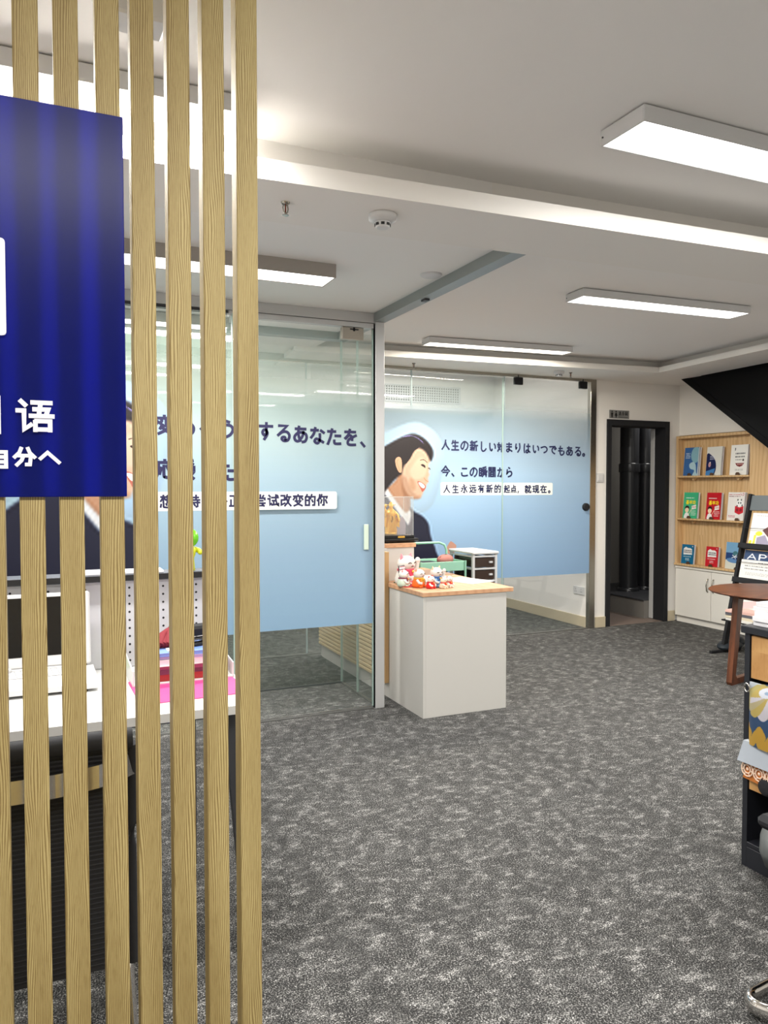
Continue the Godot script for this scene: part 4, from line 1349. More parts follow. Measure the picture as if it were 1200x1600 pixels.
	tube(st, [Vector3(0.2, 0.78, -0.16), Vector3(0.2, 0.86, -0.16), Vector3(0.18, 0.905, -0.16), Vector3(0.13, 0.925, -0.16), Vector3(-0.13, 0.925, -0.16), Vector3(-0.18, 0.905, -0.16), Vector3(-0.2, 0.86, -0.16), Vector3(-0.2, 0.78, -0.16)], 0.010, 10)
	mi("push_handle", st, mint, t)
	var pu := base("pouch", "soft dusty pink pouch lying in the mint trolley", "pouch", Vector3(2.95, 0.78, -5.46), 0.3)
	st = nb()
	sph(st, Vector3(0, 0.02, 0), Vector3(0.085, 0.045, 0.05), 16)
	mi("body", st, mat("dusty pink", c8(170, 112, 104), 0.8), pu)
	st = nb()
	tube(st, [Vector3(-0.07, 0.045, 0.01), Vector3(0, 0.066, 0.01), Vector3(0.07, 0.045, 0.01)], 0.003, 6)
	mi("zip", st, mats["dark grey"], pu)
	var bo := mi("folder", box_of(Vector3(0.2, 0.06, 0.22), 0.002), mats["dark grey"])
	bo.position = Vector3(2.78, 0.726, -5.47)
	tag(bo, "dark folder lying in the mint trolley", "folder")
	# drawer tower
	var u := base("drawer_tower", "white plastic tower of smoky brown drawers behind the reception desk", "drawers", Vector3(3.23, 0, -5.30))
	var W: Material = mats["white plastic"]
	st = nb()
	for sx in [-1, 1]:
		for sz in [0.0, -0.36]: bx(st, Vector3(sx * 0.105, 0.425, sz - 0.012), Vector3(0.022, 0.85, 0.024), 0.003)
	for k in 9:
		for sx in [-1, 1]: bx(st, Vector3(sx * 0.105, 0.03 + k * 0.1, -0.19), Vector3(0.02, 0.014, 0.36), 0.002)
		bx(st, Vector3(0, 0.03 + k * 0.1, -0.012), Vector3(0.2, 0.014, 0.022), 0.002)
	mi("frame", st, W, u)
	st = nb()
	bx(st, Vector3(0, 0.858, -0.19), Vector3(0.245, 0.022, 0.41), 0.006)
	mi("top", st, W, u)
	var smoke := mat("smoky drawer", c8(52, 36, 28), 0.2)
	for k in 8:
		st = nb()
		bx(st, Vector3(0, 0.08 + k * 0.1, -0.18), Vector3(0.184, 0.078, 0.34), 0.004)
		var dr := mi("drawer", st, smoke, u)
		st = nb()
		bx(st, Vector3(0.055, 0.082 + k * 0.1, -0.004), Vector3(0.032, 0.016, 0.016), 0.003)
		mi("tab", st, W, dr)

func box_of(s: Vector3, b := 0.0) -> SurfaceTool:
	var st := nb()
	bx(st, Vector3(0, s.y / 2, 0), s, b)
	return st

func make_trophy() -> void:
	var o := base("display_case", "clear acrylic case on a black plinth, holding a golden figurine, on the reception ledge", "display case", Vector3(2.175, 1.013, -4.77))
	var st := nb()
	for sx in [-1, 1]:
		for sz in [-1, 1]: lohi(st, Vector3(sx * 0.10 - 0.03, 0, sz * 0.07 - 0.02), Vector3(sx * 0.10 + 0.03, 0.014, sz * 0.07 + 0.02), 0.004)
	lohi(st, Vector3(-0.145, 0.010, -0.105), Vector3(0.145, 0.030, 0.105), 0.006)
	lohi(st, Vector3(-0.120, 0.030, -0.085), Vector3(0.120, 0.050, 0.085), 0.003)
	mi("plinth", st, mat("gloss black", c8(28, 27, 28), 0.25), o)
	st = nb()
	ext(st, rrect(0.052, 0.012, 0.004), 0.0015, Transform3D(Basis.IDENTITY, Vector3(0.02, 0.040, 0.085)))
	mi("name_plate", st, mats["gold"], o)
	st = nb()
	for s in [-1, 1]:
		lohi(st, Vector3(s * 0.112 - 0.0015, 0.050, -0.078), Vector3(s * 0.112 + 0.0015, 0.31, 0.078))
		lohi(st, Vector3(-0.110, 0.050, s * 0.078 - 0.0015), Vector3(0.110, 0.31, s * 0.078 + 0.0015))
	lohi(st, Vector3(-0.1135, 0.31, -0.0795), Vector3(0.1135, 0.313, 0.0795))
	mi("cover", st, mats["acrylic"], o)
	st = nb()
	for sx in [-1, 1]:
		for sz in [-1, 1]: cyl(st, Vector3(sx * 0.1125, 0.05, sz * 0.0785), Vector3(sx * 0.1125, 0.312, sz * 0.0785), 0.0012, 6)
		cyl(st, Vector3(sx * 0.1125, 0.312, -0.0785), Vector3(sx * 0.1125, 0.312, 0.0785), 0.0012, 6)
		cyl(st, Vector3(-0.1125, 0.312, sx * 0.0785), Vector3(0.1125, 0.312, sx * 0.0785), 0.0012, 6)
	mi("cover_edges", st, mat("acrylic edge", c8(214, 218, 214), 0.2), o)
	# figurine
	var f := base("figurine", "golden figurine of a robed standing figure with raised staff inside the acrylic case", "figurine", Vector3(2.155, 1.063, -4.77))
	var G: Material = mats["gold"]
	st = nb()
	lathe(st, [Vector2(0, 0), Vector2(0.040, 0), Vector2(0.042, 0.012), Vector2(0.036, 0.02), Vector2(0, 0.02)], Vector3.ZERO, 20)
	mi("base", st, G, f)
	st = nb()
	var prof := [Vector2(0.036, 0.018), Vector2(0.034, 0.05), Vector2(0.030, 0.08), Vector2(0.027, 0.11), Vector2(0.032, 0.135), Vector2(0.034, 0.155), Vector2(0.020, 0.175), Vector2(0.010, 0.182)]
	lathe(st, prof, Vector3.ZERO, 20, Transform3D(Basis.from_scale(Vector3(1.15, 1, 0.8)), Vector3.ZERO))
	for k in 9: tube(st, [Vector3(-0.03 + k * 0.0075, 0.02, 0.031), Vector3(-0.025 + k * 0.0062, 0.09, 0.025), Vector3(-0.016 + k * 0.004, 0.13, 0.027)], 0.0028, 6)
	mi("robe", st, G, f)
	st = nb()
	sph(st, Vector3(0, 0.192, 0.004), Vector3(0.014, 0.017, 0.014), 14)
	tube(st, [Vector3(0, 0.185, 0.016), Vector3(0, 0.165, 0.022), Vector3(0, 0.145, 0.026)], 0.005, 8)
	mi("bearded_head", st, G, f)
	st = nb()
	lathe(st, [Vector2(0.018, 0.200), Vector2(0.014, 0.210), Vector2(0.006, 0.226), Vector2(0, 0.228)], Vector3.ZERO, 12)
	lohi(st, Vector3(-0.035, 0.203, -0.004), Vector3(0.035, 0.208, 0.006), 0.002)
	mi("hat", st, G, f)
	for s in [-1, 1]:
		st = nb()
		tube(st, [Vector3(s * 0.028, 0.158, 0), Vector3(s * 0.046, 0.135, 0.012), Vector3(s * 0.050, 0.10 if s > 0 else 0.165, 0.022)], 0.010, 10)
		sph(st, Vector3(s * 0.050, 0.095 if s > 0 else 0.17, 0.024), Vector3(0.008, 0.009, 0.008), 8)
		ext(st, PackedVector2Array([Vector2(-0.012, 0.0), Vector2(0.012, 0.0), Vector2(0.016, -0.07), Vector2(-0.008, -0.06)]), 0.006, Transform3D(Basis.IDENTITY, Vector3(s * 0.046, 0.12, 0.004)))
		mi("arm", st, G, f)
	st = nb()
	tube(st, [Vector3(-0.052, 0.02, 0.024), Vector3(-0.051, 0.19, 0.024)], 0.003, 6)
	sph(st, Vector3(-0.051, 0.20, 0.024), Vector3(0.011, 0.013, 0.008), 8)
	mi("staff", st, G, f)
	st = nb()
	ext(st, PackedVector2Array([Vector2(-0.03, 0), Vector2(0.032, 0), Vector2(0.034, 0.06), Vector2(0.026, 0.10), Vector2(0.008, 0.125), Vector2(-0.012, 0.11), Vector2(-0.026, 0.07)]), 0.012)
	var r := mi("scholar_rock", st, mat("lilac grey", c8(168, 158, 166), 0.4))
	r.position = Vector3(2.243, 1.063, -4.80)
	tag(r, "lilac grey carved backdrop behind the golden figurine", "ornament")

# a seated lucky cat; at = base, s = height
func cat(label: String, at: Vector3, s: float, turn: float, body: Color, head: Color, bib: Color, ears: Color, paw_up := true) -> Node3D:
	var o := base("lucky_cat", label, "figurine", at, turn, "lucky cat figurines")
	var key := "cat %s" % body.to_html()
	var B := mat(key, body, 0.25)
	var Hm := mat("cat %s" % head.to_html(), head, 0.25)
	var st := nb()
	lathe(st, [Vector2(0, 0), Vector2(0.30, 0), Vector2(0.37, 0.06), Vector2(0.38, 0.18), Vector2(0.33, 0.34), Vector2(0.26, 0.46), Vector2(0.2, 0.52)], Vector3.ZERO, 18, Transform3D(Basis.from_scale(Vector3(s, s, s * 0.85)), Vector3.ZERO))
	for k in [-1, 1]: sph(st, Vector3(k * 0.17, 0.06, 0.27) * s, Vector3(0.11, 0.07, 0.12) * s, 10)
	mi("body", st, B, o)
	st = nb()
	sph(st, Vector3(0, 0.66, 0.03) * s, Vector3(0.33, 0.25, 0.27) * s, 18)
	var hd := mi("head", st, Hm, o)
	for k in [-1, 1]:
		st = nb()
		lathe(st, [Vector2(0.10, 0), Vector2(0.06, 0.10), Vector2(0.0, 0.20)], Vector3.ZERO, 10, Transform3D(Basis(Vector3.FORWARD, k * 0.35).scaled(Vector3(s, s, s * 0.6)), Vector3(k * 0.19, 0.80, 0.02) * s))
		mi("ear", st, mat("ear %s" % ears.to_html(), ears, 0.3), o)
	st = nb()
	for k in [-1, 1]: tube(st, [Vector3(k * 0.19, 0.68, 0.265) * s, Vector3(k * 0.13, 0.71, 0.29) * s, Vector3(k * 0.07, 0.68, 0.298) * s], 0.014 * s, 6)
	tube(st, [Vector3(-0.07, 0.585, 0.285) * s, Vector3(-0.03, 0.57, 0.295) * s, Vector3(0, 0.60, 0.30) * s, Vector3(0.03, 0.57, 0.295) * s, Vector3(0.07, 0.585, 0.285) * s], 0.012 * s, 6)
	tag(mi("face", st, mat("cat brown", c8(70, 40, 36), 0.5), hd), "", "", "", "stuff")
	st = nb()
	sph(st, Vector3(0, 0.61, 0.30) * s, Vector3(0.025, 0.018, 0.015) * s, 8)
	mi("nose", st, mat("cat pink", c8(226, 120, 130), 0.4), hd)
	st = nb()
	var rg := []
	for i in 20: rg.append(Vector3(cos(TAU * i / 20) * 0.25, 0.46, sin(TAU * i / 20) * 0.22) * s)
	tube(st, rg, 0.045 * s, 8, -1, true)
	ext(st, PackedVector2Array([Vector2(-0.16, 0.44), Vector2(0.16, 0.44), Vector2(0.12, 0.24), Vector2(0, 0.16), Vector2(-0.12, 0.24)]), 0.05, Transform3D(Basis.from_scale(Vector3(s, s, s)), Vector3(0, 0, 0.24 * s)))
	mi("bib", st, mat("bib %s" % bib.to_html(), bib, 0.5), o)
	st = nb()
	sph(st, Vector3(0, 0.42, 0.30) * s, Vector3(0.05, 0.05, 0.05) * s, 10)
	mi("bell", st, mats["gold"], o)
	for k in [-1, 1]:
		st = nb()
		if paw_up and k == 1:
			tube(st, [Vector3(0.25, 0.36, 0.1) * s, Vector3(0.38, 0.5, 0.14) * s, Vector3(0.40, 0.68, 0.16) * s], 0.075 * s, 10)
			sph(st, Vector3(0.40, 0.74, 0.17) * s, Vector3(0.09, 0.10, 0.09) * s, 10)
		else:
			tube(st, [Vector3(k * 0.25, 0.38, 0.1) * s, Vector3(k * 0.28, 0.24, 0.26) * s, Vector3(k * 0.16, 0.22, 0.34) * s], 0.07 * s, 10)
		mi("paw", st, Hm, o)
	return o

func make_cats() -> void:
	var y := 0.762
	var white := c8(216, 210, 203)
	var pink := c8(206, 60, 92)
	var t := 0.45
	var big := cat("largest white lucky cat with rose pink bow and ears, at the back of the group", Vector3(2.125, y, -4.47), 0.205, t, white, white, pink, c8(224, 130, 140))
	cat("pale green lucky cat with a leaf mark at the left of the group", Vector3(2.06, y, -4.375), 0.115, t + 0.5, c8(196, 210, 190), c8(232, 230, 220), c8(120, 40, 70), c8(220, 140, 140), false)
	cat("orange-bodied lucky cat with white head, at the front left", Vector3(2.135, y, -4.30), 0.125, t, c8(236, 104, 30), white, c8(214, 160, 50), c8(226, 150, 120), false)
	cat("small glossy red lucky cat lowest at the front", Vector3(2.175, y, -4.215), 0.085, t, c8(206, 26, 24), c8(236, 220, 210), c8(190, 20, 30), c8(220, 60, 50), false)
	cat("blue-bodied lucky cat with white head, right of the orange one", Vector3(2.245, y, -4.28), 0.135, t - 0.1, c8(124, 166, 204), white, c8(60, 100, 160), c8(226, 190, 150))
	cat("small cream lucky cat in front of the blue one", Vector3(2.252, y, -4.19), 0.075, t, c8(222, 204, 176), c8(226, 214, 190), c8(200, 40, 40), c8(200, 150, 120), false)
	cat("small white and red lucky cat at the right end of the group", Vector3(2.305, y, -4.215), 0.078, t - 0.2, c8(226, 206, 190), white, c8(196, 40, 46), c8(220, 140, 130), false)
	# red and white sign held by the largest cat
	var s := base("mini_sign", "tiny black framed red and white striped board leaning on the largest lucky cat", "mini board", Vector3(2.066, y + 0.105, -4.405), t)
	var st := nb()
	bx(st, Vector3.ZERO, Vector3(0.066, 0.048, 0.006), 0.002)
	mi("frame", st, mat("frame brown", c8(50, 32, 36), 0.4), s)
	st = nb()
	for k in 2:
		st = nb()
		bx(st, Vector3(0, 0.011 - k * 0.022, 0.0032), Vector3(0.056, 0.017, 0.002))
		mi("white_panel", st, mats["paper"], s)
	st = nb()
	for k in 6: bx(st, Vector3(-0.022 + k * 0.009, 0.016, 0.0045), Vector3(0.005, 0.005, 0.001))
	for k in 6: bx(st, Vector3(-0.022 + k * 0.009, -0.006, 0.0045), Vector3(0.005, 0.005, 0.001))
	tag(mi("red_marks", st, mat("sign red", c8(190, 40, 56), 0.5), s), "", "", "", "stuff")
	st = nb()
	cyl(st, Vector3(0, -0.1045, -0.004), Vector3(0, -0.02, -0.004), 0.002, 6)
	mi("stick", st, mat("frame brown"), s)
	# garland of pink blossoms
	var g := base("blossom_garland", "garland of pink and red blossoms lying left of the lucky cats", "garland", Vector3(2.075, y, -4.53), t)
	rng.seed = 4
	var cols := [c8(214, 60, 98), c8(236, 170, 180), c8(196, 40, 70), c8(244, 216, 214)]
	for k in 14:
		st = nb()
		var p := Vector3(rng.randf_range(-0.02, 0.05), 0.014 + rng.randf_range(0, 0.016), -0.01 + k * 0.0125)
		for i in 5: sph(st, p + Vector3(cos(TAU * i / 5) * 0.008, 0.002, sin(TAU * i / 5) * 0.008), Vector3(0.007, 0.005, 0.007), 6)
		sph(st, p + Vector3(0, 0.004, 0), Vector3(0.004, 0.004, 0.004), 6)
		mi("blossom", st, mat("blossom %d" % (k % 4), cols[k % 4], 0.6), g)
	st = nb()
	tube(st, [Vector3(0.01, 0.004, -0.015), Vector3(0.02, 0.004, 0.05), Vector3(0.01, 0.004, 0.11), Vector3(0.02, 0.004, 0.16)], 0.004, 6)
	mi("stem", st, mat("stem green", c8(70, 100, 60), 0.7), g)
	# red tray cloth under the front cats
	st = nb()
	ext(st, rrect(0.13, 0.09, 0.02), 0.003, Transform3D(Basis(Vector3.RIGHT, -PI / 2), Vector3.ZERO))
	var c := mi("red_cloth", st, mat("cloth red", c8(190, 26, 36), 0.7))
	c.position = Vector3(2.10, y + 0.0005, -4.37)
	c.rotation.y = t
	tag(c, "small red felt mat in front of the largest lucky cat", "mat")

# ---------- oak screen and sign ----------
func make_screen() -> void:
	var W: Material = mats["oak"]
	var z0 := -1.35
	var s := base("slat_screen", "floor-to-ceiling screen of upright oak slats at the left", "room divider", Vector3(0, 0, z0))
	var pitch := 0.0588
	rng.seed = 12
	for k in range(-4, 8):
		# right faces measured from the photograph: slat 7 spans x 0.311..0.349
		var xr := 0.3505 - (7 - k) * pitch + (0.004 if k == 3 else 0.0)
		var st := nb()
		uvo = Vector2(0.18 - xr + 0.0375 + rng.randf_range(0.002, 0.135), 0.0)
		lohi(st, Vector3(xr - 0.0375, 0.0, -0.040), Vector3(xr, 2.56, 0.0), 0.0015)
		mi("slat", st, W, s)
	uvo = Vector2.ZERO
	var xl := 0.3505 - 11 * pitch - 0.05
	var st2 := nb()
	lohi(st2, Vector3(xl, 0.0, -0.046), Vector3(0.358, 0.012, 0.006), 0.001)
	mi("floor_rail", st2, mats["dark grey"], s)
	# blue acrylic sign
	var b := base("sign_board", "translucent deep blue acrylic sign with raised white characters on the oak slats", "sign", Vector3(0, 0, z0 + 0.002))
	var m := mat("blue acrylic", c8(6, 18, 92), 0.28)
	m.backlight_enabled = true
	m.backlight = Color(0.27, 0.32, 0.84)
	m.metallic_specular = 0.3
	st2 = nb()
	lohi(st2, Vector3(-0.72, 1.382, 0.0), Vector3(0.123, 2.005, 0.006), 0.001)
	mi("board", st2, m, b)
	var wm := mat("sign white", c8(236, 234, 238), 0.4)
	st2 = nb()
	letters(st2, "日", Vector3(-0.123, 1.5385, 0.006), Vector2(0.064, 0.056), 0.08, 0.0095, 0.006)
	letters(st2, "语", Vector3(-0.0415, 1.537, 0.006), Vector2(0.0535, 0.053), 0.08, 0.0068, 0.006)
	mi("title_characters", st2, wm, b)
	st2 = nb()
	letters(st2, "自", Vector3(-0.083, 1.459, 0.006), Vector2(0.030, 0.031), 0.04, 0.0056, 0.004)
	letters(st2, "分", Vector3(-0.046, 1.4615, 0.006), Vector2(0.030, 0.031), 0.04, 0.0056, 0.004)
	letters(st2, "へ", Vector3(-0.0105, 1.4605, 0.006), Vector2(0.032, 0.030), 0.04, 0.0056, 0.004)
	mi("subtitle_characters", st2, wm, b)
	st2 = nb()
	ext(st2, rrect(0.15, 0.15, 0.006), 0.006, Transform3D(Basis.IDENTITY, Vector3(-0.129, 1.709, 0.006)))
	mi("white_plate", st2, wm, b)

# ---------- desk behind the screen ----------
func make_workstation() -> void:
	var L := mat("desk white", c8(212, 212, 210), 0.35)
	var D: Material = mats["dark grey"]
	var o := base("desk", "white office desk with a perforated back panel behind the oak slats", "desk", Vector3(0, 0, 0))
	var st := nb()
	var top := rrect(1.60, 0.66, 0.035)
	ext(st, top, 0.026, Transform3D(Basis(Vector3.RIGHT, -PI / 2), Vector3(-0.207, 0.714, -2.59)))
	mi("desktop", st, L, o)
	for sx in [[0.53, 0.60], [-0.94, -1.0]]:
		st = nb()
		ext(st, PackedVector2Array([Vector2(-0.03, 0.70), Vector2(0.012, 0.70), Vector2(0.07, 0.0), Vector2(0.03, 0.0)]), 0.035, Transform3D(Basis.IDENTITY, Vector3(sx[0], 0, -2.42)))
		mi("leg", st, D, o)
		st = nb()
		ext(st, PackedVector2Array([Vector2(-0.02, 0.70), Vector2(0.012, 0.70), Vector2(0.012, 0.0), Vector2(-0.02, 0.0)]), 0.035, Transform3D(Basis.IDENTITY, Vector3(sx[0] - 0.05, 0, -2.87)))
		mi("leg", st, D, o)
	st = nb()
	lohi(st, Vector3(-0.95, 0.668, -2.44), Vector3(0.55, 0.70, -2.40), 0.002)
	mi("under_frame", st, D, o)
	st = nb()
	lohi(st, Vector3(-0.95, 0.668, -2.86), Vector3(0.55, 0.70, -2.82), 0.002)
	mi("under_frame", st, D, o)
	# perforated panel in two halves, shelf rail on top
	var PB := mat("panel white", c8(198, 198, 202), 0.5)
	for x in [[-1.0, 0.2565], [0.2575, 0.592]]:
		st = nb()
		lohi(st, Vector3(x[0], 0.742, -2.925), Vector3(x[1], 1.055, -2.905), 0.001)
		mi("perforated_panel", st, PB, o)
	st = nb()
	for x in [-0.24, -0.12, 0.0, 0.12, 0.243, 0.27, 0.389, 0.509]:
		for k in 10: cyl(st, Vector3(x, 1.03 - k * 0.0295, -2.9055), Vector3(x, 1.03 - k * 0.0295, -2.9046), 0.0042, 10)
	tag(mi("peg_holes", st, mats["black"], o), "", "", "", "stuff")
	st = nb()
	lohi(st, Vector3(-1.0, 1.058, -2.985), Vector3(0.595, 1.082, -2.875), 0.002)
	mi("top_shelf", st, mat("slate", c8(66, 70, 80), 0.45), o)
	st = nb()
	lohi(st, Vector3(-1.0, 1.06, -2.875), Vector3(0.595, 1.080, -2.872))
	mi("shelf_edge", st, mats["black"], o)
	# laptop
	var W: Material = mats["white plastic"]
	var l := base("laptop", "white laptop standing open with a dark screen on the desk", "laptop", Vector3(-0.03, 0.742, -2.60), 0.02)
	st = nb()
	for sx in [-1, 1]:
		st = nb()
		lohi(st, Vector3(sx * 0.13 - 0.012, 0, -0.03), Vector3(sx * 0.13 + 0.012, 0.008, -0.006))
		mi("foot", st, mats["soft black"], l)
	st = nb()
	lohi(st, Vector3(-0.165, 0.0, -0.20), Vector3(0.165, 0.008, -0.185))
	mi("foot", st, mats["soft black"], l)
	st = nb()
	ext(st, PackedVector2Array([Vector2(0.0, 0.008), Vector2(0.0, 0.026), Vector2(-0.02, 0.031), Vector2(-0.225, 0.036), Vector2(-0.225, 0.008)]), 0.35, Transform3D(Basis(Vector3.UP, -PI / 2), Vector3(0.175, 0, 0)) * Transform3D(Basis.IDENTITY, Vector3.ZERO))
	mi("keyboard_base", st, W, l)
	st = nb()
	for r in 5:
		for c in 15: bx(st, Vector3(-0.137 + c * 0.0185 + r * 0.002, 0.0365 - r * 0.0001, -0.20 + r * 0.0185), Vector3(0.0165, 0.004, 0.0165), 0.001)
	tag(mi("keys", st, mat("key white", c8(214, 214, 216), 0.5), l), "", "", "", "stuff")
	st = nb()
	bx(st, Vector3(0, 0.031, -0.055), Vector3(0.075, 0.002, 0.05))
	mi("touchpad", st, mats["alu"], l)
	st = nb()
	bx(st, Vector3(0.11, 0.030, -0.025), Vector3(0.05, 0.002, 0.004))
	mi("badge_strip", st, mats["alu"], l)
	st = nb()
	cyl(st, Vector3(-0.11, 0.038, -0.215), Vector3(0.11, 0.038, -0.215), 0.007, 10)
	sph(st, Vector3(-0.09, 0.044, -0.20), Vector3(0.012, 0.010, 0.008), 10)
	mi("hinge", st, mats["alu"], l)
	var lid := Transform3D(Basis(Vector3.RIGHT, -0.13), Vector3(0, 0.043, -0.215))
	st = nb()
	bx(st, Vector3(0, 0.125, -0.008), Vector3(0.335, 0.25, 0.016), 0.006, lid)
	mi("lid", st, W, l)
	st = nb()
	bx(st, Vector3(0, 0.138, 0.0004), Vector3(0.300, 0.198, 0.001), 0, lid)
	mi("screen", st, mat("dark screen", c8(10, 10, 12), 0.25), l)
	# chair seen from behind
	make_chair()
	# pink mat
	st = nb()
	ext(st, rrect(0.335, 0.30, 0.012), 0.002, Transform3D(Basis(Vector3.RIGHT, -PI / 2), Vector3.ZERO))
	var pm := mi("desk_mat", st, mat("hot pink", c8(220, 62, 124), 0.5))
	pm.position = Vector3(0.412, 0.7405, -2.53)
	pm.rotation.y = 0.03
	tag(pm, "hot pink desk mat at the right end of the white desk", "desk mat")
	# document tray with books
	var tr := base("document_tray", "white document tray under the books on the desk", "tray", Vector3(0.415, 0.7425, -2.72), 0.02)
	st = nb()
	lohi(st, Vector3(-0.165, 0, -0.13), Vector3(0.165, 0.004, 0.12))
	mi("floor_plate", st, W, tr)
	for sx in [-1, 1]:
		st = nb()
		ext(st, PackedVector2Array([Vector2(-0.13, 0), Vector2(0.12, 0), Vector2(0.12, 0.05), Vector2(-0.13, 0.075)]), 0.004, Transform3D(Basis(Vector3.UP, -PI / 2), Vector3(sx * 0.165, 0, 0)))
		mi("side_wall", st, W, tr)
	var pile := [["maroon notebook lowest in the pile on the desk", c8(150, 44, 40), 0.022, 0.0], ["dark plum notebook second from the bottom of the desk pile", c8(96, 40, 66), 0.014, 0.03], ["wine red notebook third from the bottom of the desk pile", c8(130, 50, 84), 0.012, -0.02], ["thick white pad in the middle of the desk pile", c8(236, 230, 226), 0.022, 0.02], ["lilac booklet under the blue one in the desk pile", c8(160, 150, 190), 0.010, -0.03], ["blue and white booklet on top of the desk pile", c8(110, 140, 206), 0.012, 0.04]]
	var yy := 0.7475
	for p in pile:
		var bk := base("notebook", p[0], "notebook", Vector3(0.415, yy, -2.70), p[3], "pile of notebooks on the desk")
		st = nb()
		var t: float = p[2]
		for q in [0.0, t - 0.002]: lohi(st, Vector3(-0.13, q, -0.10), Vector3(0.13, q + 0.0019, 0.09))
		lohi(st, Vector3(-0.131, 0, -0.10), Vector3(-0.13, t, 0.09))
		mi("cover", st, mat("nb %s" % (p[1] as Color).to_html(), p[1], 0.5), bk)
		st = nb()
		lohi(st, Vector3(-0.129, 0.002, -0.098), Vector3(0.128, t - 0.002, 0.0885 if t > 0.02 else 0.0895))
		mi("pages", st, mats["paper"] if t > 0.02 and p[1].r > 0.8 else mat("nb %s" % (p[1] as Color).to_html()), bk)
		yy += t + 0.0005
	st = nb()
	iprint_strip(st, yy)
	tag(mi("paper_note", st, mat("note grey", c8(226, 220, 214), 0.7)), "crumpled white slip of paper on top of the desk pile", "paper")
	var cl := base("red_scarf", "dark red cloth bundle on the desk pile", "cloth", Vector3(0.36, yy + 0.003, -2.72), 0.2)
	st = nb()
	for k in 5: tube(st, [Vector3(-0.03 + k * 0.012, 0.008, 0.03), Vector3(-0.01 + k * 0.012, 0.03 + 0.006 * (k % 2), 0.0), Vector3(0.02 + k * 0.012, 0.035 + 0.008 * (k % 3), -0.03), Vector3(0.05 + k * 0.008, 0.012, -0.05)], 0.014, 8)
	mi("folds", st, mat("dark red cloth", c8(118, 20, 34), 0.8), cl)
	var hp := base("hole_punch", "black and chrome hole punch standing on the desk pile", "hole punch", Vector3(0.47, yy, -2.70), 0.3)
	st = nb()
	bx(st, Vector3(0, 0.006, 0), Vector3(0.085, 0.012, 0.05), 0.003)
	mi("base", st, mats["soft black"], hp)
	st = nb()
	bx(st, Vector3(0, 0.022, 0.0), Vector3(0.07, 0.018, 0.03), 0.004)
	mi("jaw", st, mats["chrome"], hp)
	st = nb()
	bx(st, Vector3(0, 0.055, -0.005), Vector3(0.085, 0.036, 0.04), 0.008, Transform3D(Basis(Vector3.RIGHT, 0.2), Vector3.ZERO))
	mi("lever", st, mats["soft black"], hp)
	# lime ruler against the panel
	st = nb()
	bx(st, Vector3(0, 0.06, 0), Vector3(0.030, 0.12, 0.003), 0.001, Transform3D(Basis(Vector3.RIGHT, -0.12), Vector3.ZERO))
	var ru := mi("lime_ruler", st, mat("lime", c8(170, 226, 60), 0.4))
	ru.position = Vector3(0.215, 0.7405, -2.875)
	tag(ru, "lime green plastic ruler leaning on the perforated panel", "ruler")
	# on the shelf: booklets, figure, ball
	for k in 2:
		var nb2 := base("booklet", ["white printed booklet lying left on the shelf above the laptop", "white printed booklet lying right on the shelf above the laptop"][k], "booklet", Vector3(0.175 + k * 0.14, 1.0825, -2.935), 0.04 - k * 0.05)
		st = nb()
		lohi(st, Vector3(-0.075, 0, -0.05), Vector3(0.075, 0.010 - k * 0.002, 0.05), 0.001)
		mi("pages", st, mats["paper"], nb2)
		st = nb()
		for r in 3: lohi(st, Vector3(-0.055, 0.0101 - k * 0.002, -0.035 + r * 0.028), Vector3(0.045 - r * 0.012, 0.0106 - k * 0.002, -0.025 + r * 0.028))
		mi("print", st, mat("soft print", c8(170, 186, 190), 0.7), nb2)
	var fg := base("toy_figure", "glossy green-headed toy figure in yellow on the shelf behind the slats", "toy figure", Vector3(0.488, 1.082, -2.925), 0.2)
	var lime := mat("toy yellow", c8(206, 214, 40), 0.3)
	st = nb()
	sph(st, Vector3(0, 0.122, 0), Vector3(0.036, 0.036, 0.034), 20)
	mi("head", st, mat("toy green", c8(110, 200, 40), 0.12), fg)
	st = nb()
	lathe(st, [Vector2(0.0, 0.094), Vector2(0.016, 0.092), Vector2(0.026, 0.080), Vector2(0.024, 0.060), Vector2(0.018, 0.045), Vector2(0.022, 0.0), Vector2(0, 0)], Vector3.ZERO, 18)
	mi("body", st, lime, fg)
	for s in [-1, 1]:
		st = nb()
		tube(st, [Vector3(s * 0.018, 0.080, 0), Vector3(s * 0.034, 0.074, 0.008), Vector3(s * 0.038, 0.068, 0.014)], 0.010, 10)
		sph(st, Vector3(s * 0.038, 0.067, 0.015), Vector3(0.010, 0.010, 0.010), 10)
		mi("arm", st, lime, fg)
	st = nb()
	sph(st, Vector3(0, 0.022, 0), Vector3(0.022, 0.022, 0.022), 16)
	lathe(st, [Vector2(0.014, 0), Vector2(0.016, 0.003), Vector2(0.010, 0.006)], Vector3.ZERO, 14)
	var bl := mi("cream_ball", st, mat("cream", c8(236, 232, 176), 0.4))
	bl.position = Vector3(-0.152, 1.0825, -2.93)
	tag(bl, "cream ball ornament at the left end of the desk shelf", "ornament")

func iprint_strip(st: SurfaceTool, y: float) -> void:
	bx(st, Vector3(0.40, y + 0.006, -2.655), Vector3(0.07, 0.002, 0.05), 0, Transform3D(Basis.IDENTITY, Vector3(0, -0.005, 0)))

